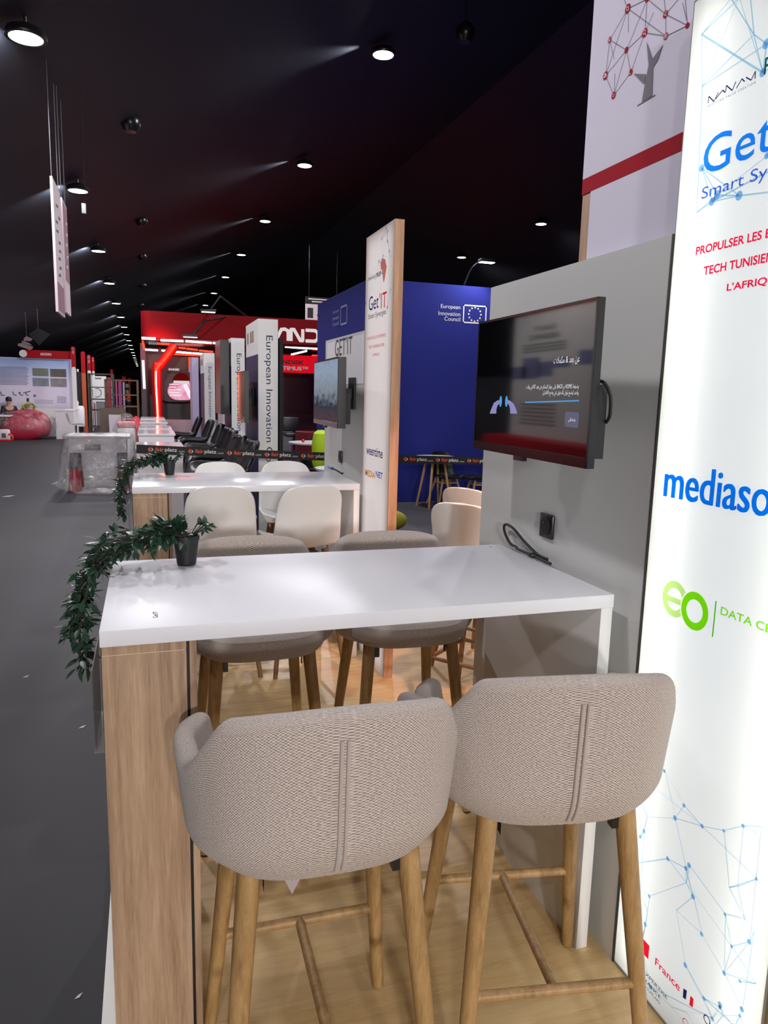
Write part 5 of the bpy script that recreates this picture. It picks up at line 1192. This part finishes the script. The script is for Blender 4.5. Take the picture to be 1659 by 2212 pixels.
for (x0, y0, x1, y1, Y, col, lab) in ((231, 815, 240, 866, 35.5, '#9c1b34', 'crimson standing panel right of the wheel poster'), (239.5, 822, 247, 868, 37, '#7da3c9', 'pale blue and grey standing panel'), (249, 822, 254, 868, 39, '#c05a86', 'narrow pink standing panel'), (255, 823, 264, 872, 40, '#b8418e', 'magenta standing panel right of the narrow pink one'), (265, 826, 270, 870, 42, '#cfd6ea', 'narrow pale standing panel lit white'), (271, 829, 279, 868, 44, '#8f8d78', 'drab grey green standing panel'), (191.5, 812, 197.5, 917, 33, '#c9bac3', 'tall pale standing panel behind the dark rack'), (203, 870.5, 206.5, 903, 31.9, '#8e1524', 'low red post under the wheel poster')):
    s = tag(pxbox(MB(), x0, y0, x1, y1, Y, .1).build('standing_panel', M('panel'+col[1:], col, .5, var=.2, nscale=3), smooth=False), lab, 'panel')
    co = [v.co for v in s.data.vertices]; zmin = min(v.z for v in co)
    for v in s.data.vertices:
        if abs(v.co.z-zmin) < 1e-4: v.co.z = FL
for (x0, y0, x1, y1, Y, lab) in ((238, 798, 244, 808, 40, 'short red sign rising above the dark rack'), (263, 813, 272, 827, 46, 'red sign rising above the pale panels'), (276, 817, 283, 832, 48, 'dark red sign farthest along the aisle')):
    a, b = at(x0, y0, 'y', Y), at(x1, y1, 'y', Y); s = thing('distant_sign', lab, 'sign', ((a.x+b.x)/2, Y, FL)); MB().box((a.x, Y, b.z), (b.x, Y+.1, a.z)).build('board', DRED, s, smooth=False); MB().box(((a.x+b.x)/2-.05, Y+.02, FL), ((a.x+b.x)/2+.05, Y+.08, b.z)).build('post', M('post_red', '#8c0f16', .35), s, smooth=False)
bb = tag(MB().slab([V((at(215, 881, 'y', 28.5).x, 28.5, .945)), V((at(272, 881, 'y', 28.5).x, 28.5, .945)), V((at(271, 941, 'y', 28.3).x, 28.28, FL)), V((at(217, 941, 'y', 28.3).x, 28.28, FL))], (0, .05, 0)).build('brown_board', M('brown_ply', '#4a331f', .5), smooth=False), 'brown plywood board standing upright in the aisle', 'board')
wb_ = tag(MB().slab([V((at(234.5, 894.5, 'y', 28.2).x, 28.22, .71)), V((at(261, 894.5, 'y', 28.2).x, 28.22, .71)), V((at(262, 943, 'y', 27.9).x, 27.9, FL)), V((at(237, 943, 'y', 27.9).x, 27.9, FL))], (0, .04, 0)).build('pale_board', M('pale_ply', '#a79da6', .5), smooth=False), 'pale grey board leaning against the brown plywood board', 'board')
# wrapped goods
c0 = at(275, 905, 'y', 17.0); ws = thing('wrapped_stool', 'white padded stool under clear film beside the white counters', 'stool', (c0.x, 17, FL))
MB().box((c0.x-.22, 16.8, FL), (c0.x+.16, 17.3, .80), .05).build('body', WHITEM, ws); MB().box((c0.x-.21, 16.82, .801), (c0.x+.17, 17.28, .93), .05).build('cushion', M('salmon_cloth', '#d98d8d', .7), ws)
tag(blob(MB(), (c0.x-.02, 17.05, .45), 1, (.32, .38, .65), 5, .10, 32).build('plastic_wrap', FILM, weld=True), 'clear plastic film wrapped around the white padded stool', 'plastic wrap')
rb = tag(blob(MB(), (at(294, 905, 'y', 17.62).x, 17.66, .42), 1, (.20, .28, .6), 8, .05).build('bean_bag', BEAN, weld=True), 'dark red bean bag behind the film wrapped stool', 'bean bag')
# big wrapped table
YW = 13.0
wtb = thing('wrapped_table', 'table on thick red footed legs standing under clear plastic film', 'table', (-.75, YW, FL)); TX0, TX1 = -1.26, -.26
MB().box((TX0, YW-.35, .83), (TX1, YW+.45, .87), .006).build('tabletop', M('grey_table', '#8b8488', .4), wtb, smooth=False)
DL = M('dark_leg', '#39333d', .35)
for x, y in ((-1.14, YW-.24), (-.40, YW-.24), (-1.14, YW+.32), (-.40, YW+.32)):
    lg = MB().cyl((x, y, .32), (x, y, .829), .072, .075, 18).build('leg', DL, wtb); MB().cyl((x, y, FL), (x, y, .3195), .10, .078, 18).build('foot', M('red_foot', '#8e1020', .3), lg)
MB().box((-.96, YW-.36, .64), (-.72, YW-.3505, .74), .004).build('control_panel', BLACK, wtb, smooth=False); MB().box((-1.2, YW-.35, .60), (-.32, YW-.33, .83)).build('apron', M('grey_table', '#8b8488', .4), wtb, smooth=False)
rnd = random.Random(12); ph = [rnd.uniform(0, 6.3) for _ in range(12)]
def drape(u, v):
    a = 2*PI*u; e = .42
    cx, cy = (TX0+TX1)/2, YW+.05
    sx, sy = .545, .46
    ca, sa = math.copysign(abs(math.cos(a))**e, math.cos(a)), math.copysign(abs(math.sin(a))**e, math.sin(a))
    fold = .045*math.sin(9*a+ph[0])+.03*math.sin(15*a+ph[1]+3*v)+.02*math.sin(23*a+ph[2]+5*v)
    hem = .10+.10*math.sin(2*a+ph[3])+.05*math.sin(5*a+ph[4])-.10*math.sin(a+2.2)
    if v < .3:
        k = v/.3; z = .882+.012*math.sin(11*a+ph[5]+9*k)*k+.012*math.sin(5*a+ph[6])*(1-k); return V((cx+ca*sx*k, cy+sy*sa*k, z))
    t_ = (v-.3)/.7; hem = max(FL+.006, hem*.6-.03)
    z = .875-(.875-hem)*min(1, t_*1.12); flare = fold*min(1, t_*2.2)+.05*t_+ (.16*(t_-.88)/.12 if t_ > .88 else 0)*max(0, math.sin(a*1+3.4))
    return V((cx+ca*(sx+flare), cy+sa*(sy+flare), z))
tag(MB().grid(drape, 150, 40, closed_u=True) and None) if False else None
b = MB(); b.grid(drape, 150, 40, closed_u=True); tag(b.build('plastic_wrap', FILM, weld=True), 'clear plastic film draped over the red footed table in the aisle', 'plastic wrap')
b = MB(); blob(b, (-.62, YW-.62, FL+.03), 1, (.42, .22, .055), 31, .2, 36); tag(b.build('plastic_wrap', FILM, weld=True), 'crumpled end of clear film lying on the carpet before the wrapped table', 'plastic wrap')
# paper scraps on the carpet
for (x, y, sz, lab) in ((178, 1571, .02, 'small white paper scrap on the carpet beside the near cabinet leg'), (57, 1462, .02, 'brownish scrap on the carpet at the left edge'), (170, 2153, .012, 'white scrap on the carpet near the platform edge'), (18, 1072, .10, 'pale torn strip of film lying on the carpet at the left')):
    p = at(x, y, 'z', FL); d = V((.8, .6, 0)); n_ = V((-.6, .8, 0)); tag(MB().slab([p+V((0, 0, .001))-d*sz, p+V((0, 0, .001))+n_*sz*.4, p+V((0, 0, .004))+d*sz, p+V((0, 0, .001))-n_*sz*.4], (0, 0, .0012)).build('paper_scrap', M('scrap', '#cfc8c4', .7), smooth=False), lab, 'scrap')
# boat shaped lantern and dark box near the roof
dbx = thing('dark_banner', 'tilted square black banner hanging near the roof at the far left', 'banner', at(85, 735, 'y', 24)); pts = [at(62, 722, 'y', 24), at(82, 708, 'y', 24), at(108, 722, 'y', 24.2), at(84, 746, 'y', 24.2)]
MB().slab(pts, (0, .03, 0)).build('cloth', M('black_cloth', '#060608', .9), dbx, smooth=False)
c = pts[1]; MB().cyl(c, (c.x, c.y, roof_z(c.x)-.002), .006, n=6).build('wire', BLACK, dbx)
bo = thing('boat_lantern', 'dim boat shaped lantern hanging beside the black banner', 'lantern', at(54, 742, 'y', 23.8)); BOM = EM('dim_lantern', '#8a747a', .5)
for nm, pg in (('hull', ((38, 743), (44, 741), (69, 748), (67, 753), (62, 755), (39, 747))), ('cabin', ((51, 737), (60, 740), (67, 745), (54, 743))), ('roof', ((51, 731), (57, 726), (64, 729), (68, 731), (63, 736), (52, 735)))):
    MB().slab([at(x, y, 'y', 23.8) for x, y in pg], (0, .25, 0)).build(nm, BOM, bo, smooth=False)
for x in (49, 53): MB().cyl(at(x, 736, 'y', 23.9), at(x, 743, 'y', 23.9), .02, n=6).build('mast', BOM, bo)
p = at(57, 728, 'y', 23.95); MB().cyl(p, (p.x, p.y, roof_z(p.x)-.002), .006, n=6).build('wire', BLACK, bo)

# ---------------------------------------------------------------- people far down the aisle
SKIN = M('skin', '#b98a74', .55)
def person(label, loc, rz, joints, radii, edges, body_mat, parts):
    t = thing('person', label, 'person', loc, R_(rz))
    me = bpy.data.meshes.new('body'); names = list(joints); me.from_pydata([joints[n] for n in names], [(names.index(a), names.index(b)) for a, b in edges], [])
    o = bpy.data.objects.new('body', me); COL.objects.link(o); o.parent = t; KIDS.setdefault(t.name, []).append(o)
    sk = o.modifiers.new('skin', 'SKIN')
    for i, n in enumerate(names): r_ = radii[n]; me.skin_vertices[0].data[i].radius = (r_, r_)
    me.skin_vertices[0].data[0].use_root = True
    mod(o, 'SUBSURF', levels=2, render_levels=2); me.materials.append(body_mat)
    return t
def fig(sit):
    J = {'pelvis': (0, 0, .95), 'waist': (0, .01, 1.1), 'chest': (0, .0, 1.32), 'neck': (0, -.01, 1.5), 'head': (0, -.03, 1.60), 'crown': (0, -.02, 1.72)}
    Rr = {'pelvis': .14, 'waist': .125, 'chest': .15, 'neck': .055, 'head': .085, 'crown': .07}
    Ed = [('pelvis', 'waist'), ('waist', 'chest'), ('chest', 'neck'), ('neck', 'head'), ('head', 'crown')]
    for s, n in ((-1, 'l'), (1, 'r')):
        arm = {'sh': (s*.19, 0, 1.42), 'el': (s*.25, -.08, 1.15), 'wr': (s*.17, -.30, 1.12), 'pm': (s*.15, -.37, 1.11)}
        leg = {'hp': (s*.10, 0, .90), 'kn': (s*.11, -.02, .5), 'an': (s*.11, .02, .09), 'to': (s*.12, -.14, .04)}
        rad = {'sh': .062, 'el': .045, 'wr': .032, 'pm': .036, 'hp': .095, 'kn': .062, 'an': .042, 'to': .035}
        if sit: leg.update(kn=(s*.13, -.42, .92), an=(s*.13, -.44, .5), to=(s*.13, -.56, .44)); arm.update(wr=(s*.08, -.34, 1.2), pm=(s*.04, -.40, 1.22))
        for k, v in {**arm, **leg}.items(): J[k+n] = v; Rr[k+n] = rad[k]
        Ed += [('chest', 'sh'+n), ('sh'+n, 'el'+n), ('el'+n, 'wr'+n), ('wr'+n, 'pm'+n), ('pelvis', 'hp'+n), ('hp'+n, 'kn'+n), ('kn'+n, 'an'+n), ('an'+n, 'to'+n)]
        p = V(J['pm'+n]); d = (p-V(J['wr'+n])).normalized()
        for k, (off, ln) in enumerate(((-.026, .075), (-.009, .085), (.009, .08), (.026, .062))):
            J[f'f{k}{n}'] = tuple(p+d*ln*.55+V((off, 0, 0))); J[f'g{k}{n}'] = tuple(p+d*ln+V((off, 0, -.02))); Rr[f'f{k}{n}'] = .009; Rr[f'g{k}{n}'] = .008; Ed += [('pm'+n, f'f{k}{n}'), (f'f{k}{n}', f'g{k}{n}')]
        J['th'+n] = tuple(p+d*.02+V((-s*.05, 0, .01))); Rr['th'+n] = .010; Ed.append(('pm'+n, 'th'+n))
    return J, Rr, Ed
def dressed(label, loc, rz, sit, top, legs, hair):
    J, Rr, Ed = fig(sit); t = person(label, loc, rz, J, Rr, Ed, SKIN, None)
    def sub(nm, keys, grow, mat):
        ks = [k for k in J if k in keys]; me = bpy.data.meshes.new(nm); ed = [(ks.index(a), ks.index(b)) for a, b in Ed if a in ks and b in ks]; me.from_pydata([J[k] for k in ks], ed, [])
        o = bpy.data.objects.new(nm, me); COL.objects.link(o); o.parent = t; o.modifiers.new('skin', 'SKIN')
        for i, k in enumerate(ks): me.skin_vertices[0].data[i].radius = (Rr[k]+grow,)*2
        me.skin_vertices[0].data[0].use_root = True; mod(o, 'SUBSURF', levels=2, render_levels=2); me.materials.append(mat)
    sub('jacket', ['pelvis', 'waist', 'chest', 'shl', 'shr', 'ell', 'elr', 'wrl', 'wrr'], .014, top); sub('trousers', ['pelvis', 'hpl', 'hpr', 'knl', 'knr', 'anl', 'anr'], .012, legs)
    MB().lathe([(0, .125), (.06, .118), (.092, .075), (.098, .02), (.09, -.02), (.086, -.03), (.08, .02), (0, .10)], (0, -.012, 1.655), 18).build('hair', hair, t, world=False)
    f = MB(); [f.sph((s*.03, -.108, 1.625), .010, n=8) for s in (-1, 1)]; f.build('eyes', BLACK, t, world=False); MB().cyl((0, -.108, 1.60), (0, -.135, 1.592), .012, .009, 8).build('nose', SKIN, t, world=False); MB().box((-.025, -.116, 1.558), (.025, -.104, 1.566), .002).build('mouth', M('lips', '#8a4a48', .5), t, world=False)
    f = MB(); [f.sph((s*.09, -.03, 1.615), .022, (.4, .8, 1.2), 8) for s in (-1, 1)]; f.build('ears', SKIN, t, world=False)
    return t
HAIR = M('dark_hair', '#1a1312', .6)
a = at(17, 880, 'y', 26.9); zs = at(17, 858, 'y', 26.9).z
tp = dressed('person in a dark jacket seated behind the side table at the far left', (a.x, 27.12, zs-1.76), 25, True, M('maroon_jacket', '#2d1a22', .8), M('dark_trousers', '#1b1a20', .8), HAIR)
bs = thing('backless_stool', 'dark stool carrying the seated person at the far left', 'stool', (a.x, 27.12, FL)); zz = zs-1.76+.80; MB().cyl((a.x, 27.12, zz-.06), (a.x, 27.12, zz), .2, n=20).build('seat', BLACK, bs); MB().cyl((a.x, 27.12, FL), (a.x, 27.12, zz-.0605), .05, n=12).build('pedestal', BLACK, bs)
a = at(276, 850, 'y', 42.5)
dressed('person in an orange top and black trousers standing behind the brown racks', (a.x, 42.5, FL), -70, False, M('orange_top', '#e2552c', .8), M('dark_trousers', '#1b1a20', .8), HAIR)
# opposite stand across the aisle, mirrored in the near television
qs = thing('info_board', 'grey information board with a black heading across the aisle behind the camera', 'board', (-3.6, 2.6, FL))
OX = -3.2
MB().box((OX-.1, 6.9, FL), (OX, 11.25, 2.95)).build('body', M('info_grey', '#b9b6b4', .6), qs, smooth=False)
m = MB(); m.text('QUALITY', (OX+.002, 9.85, 2.66), (0, 1, 0), (0, 0, 1), w=.72, h=.085, bold=.03); m.text('ASSURANCE', (OX+.002, 9.72, 2.54), (0, 1, 0), (0, 0, 1), w=.98, h=.085, bold=.03)
for j in range(3): m.strip((OX+.002, 9.5, 2.47-.05*j), (OX+.002, 10.9, 2.47-.05*j), .022, (1, 0, 0))
for j in range(6): m.strip((OX+.002, 9.7, 1.55-.06*j), (OX+.002, 10.9, 1.55-.06*j), .022, (1, 0, 0))
m.build('lettering', INK, qs, smooth=False)
m = MB()
for y, wd, z0, z1 in ((11.0, .5, 1.95, 2.15), (10.6, .6, 1.95, 2.28), (10.1, .5, 1.98, 2.2), (9.6, .45, 2.1, 2.24), (8.9, .5, 2.12, 2.32)): m.box((OX+.0005, y-wd/2, z0), (OX+.003, y+wd/2, z1))
m.build('picture', M('slate_ink', '#5b5f86', .6), qs, smooth=False)
MB().box((OX+.0005, 6.9, FL), (OX+.5, 11.2, 1.05)).build('plinth', DRED, qs, smooth=False); MB().box((OX-.1, 6.9, 2.9505), (OX+.02, 11.25, 3.2)).build('band', DRED, qs, smooth=False)
spot('board_fill_light', (-1.9, 9.2, 3.9), (-3.2, 9.4, 1.9), 260, 110, (1, .93, .9), .1, .6)  # added unseen spot, brightens the board so the television mirrors it
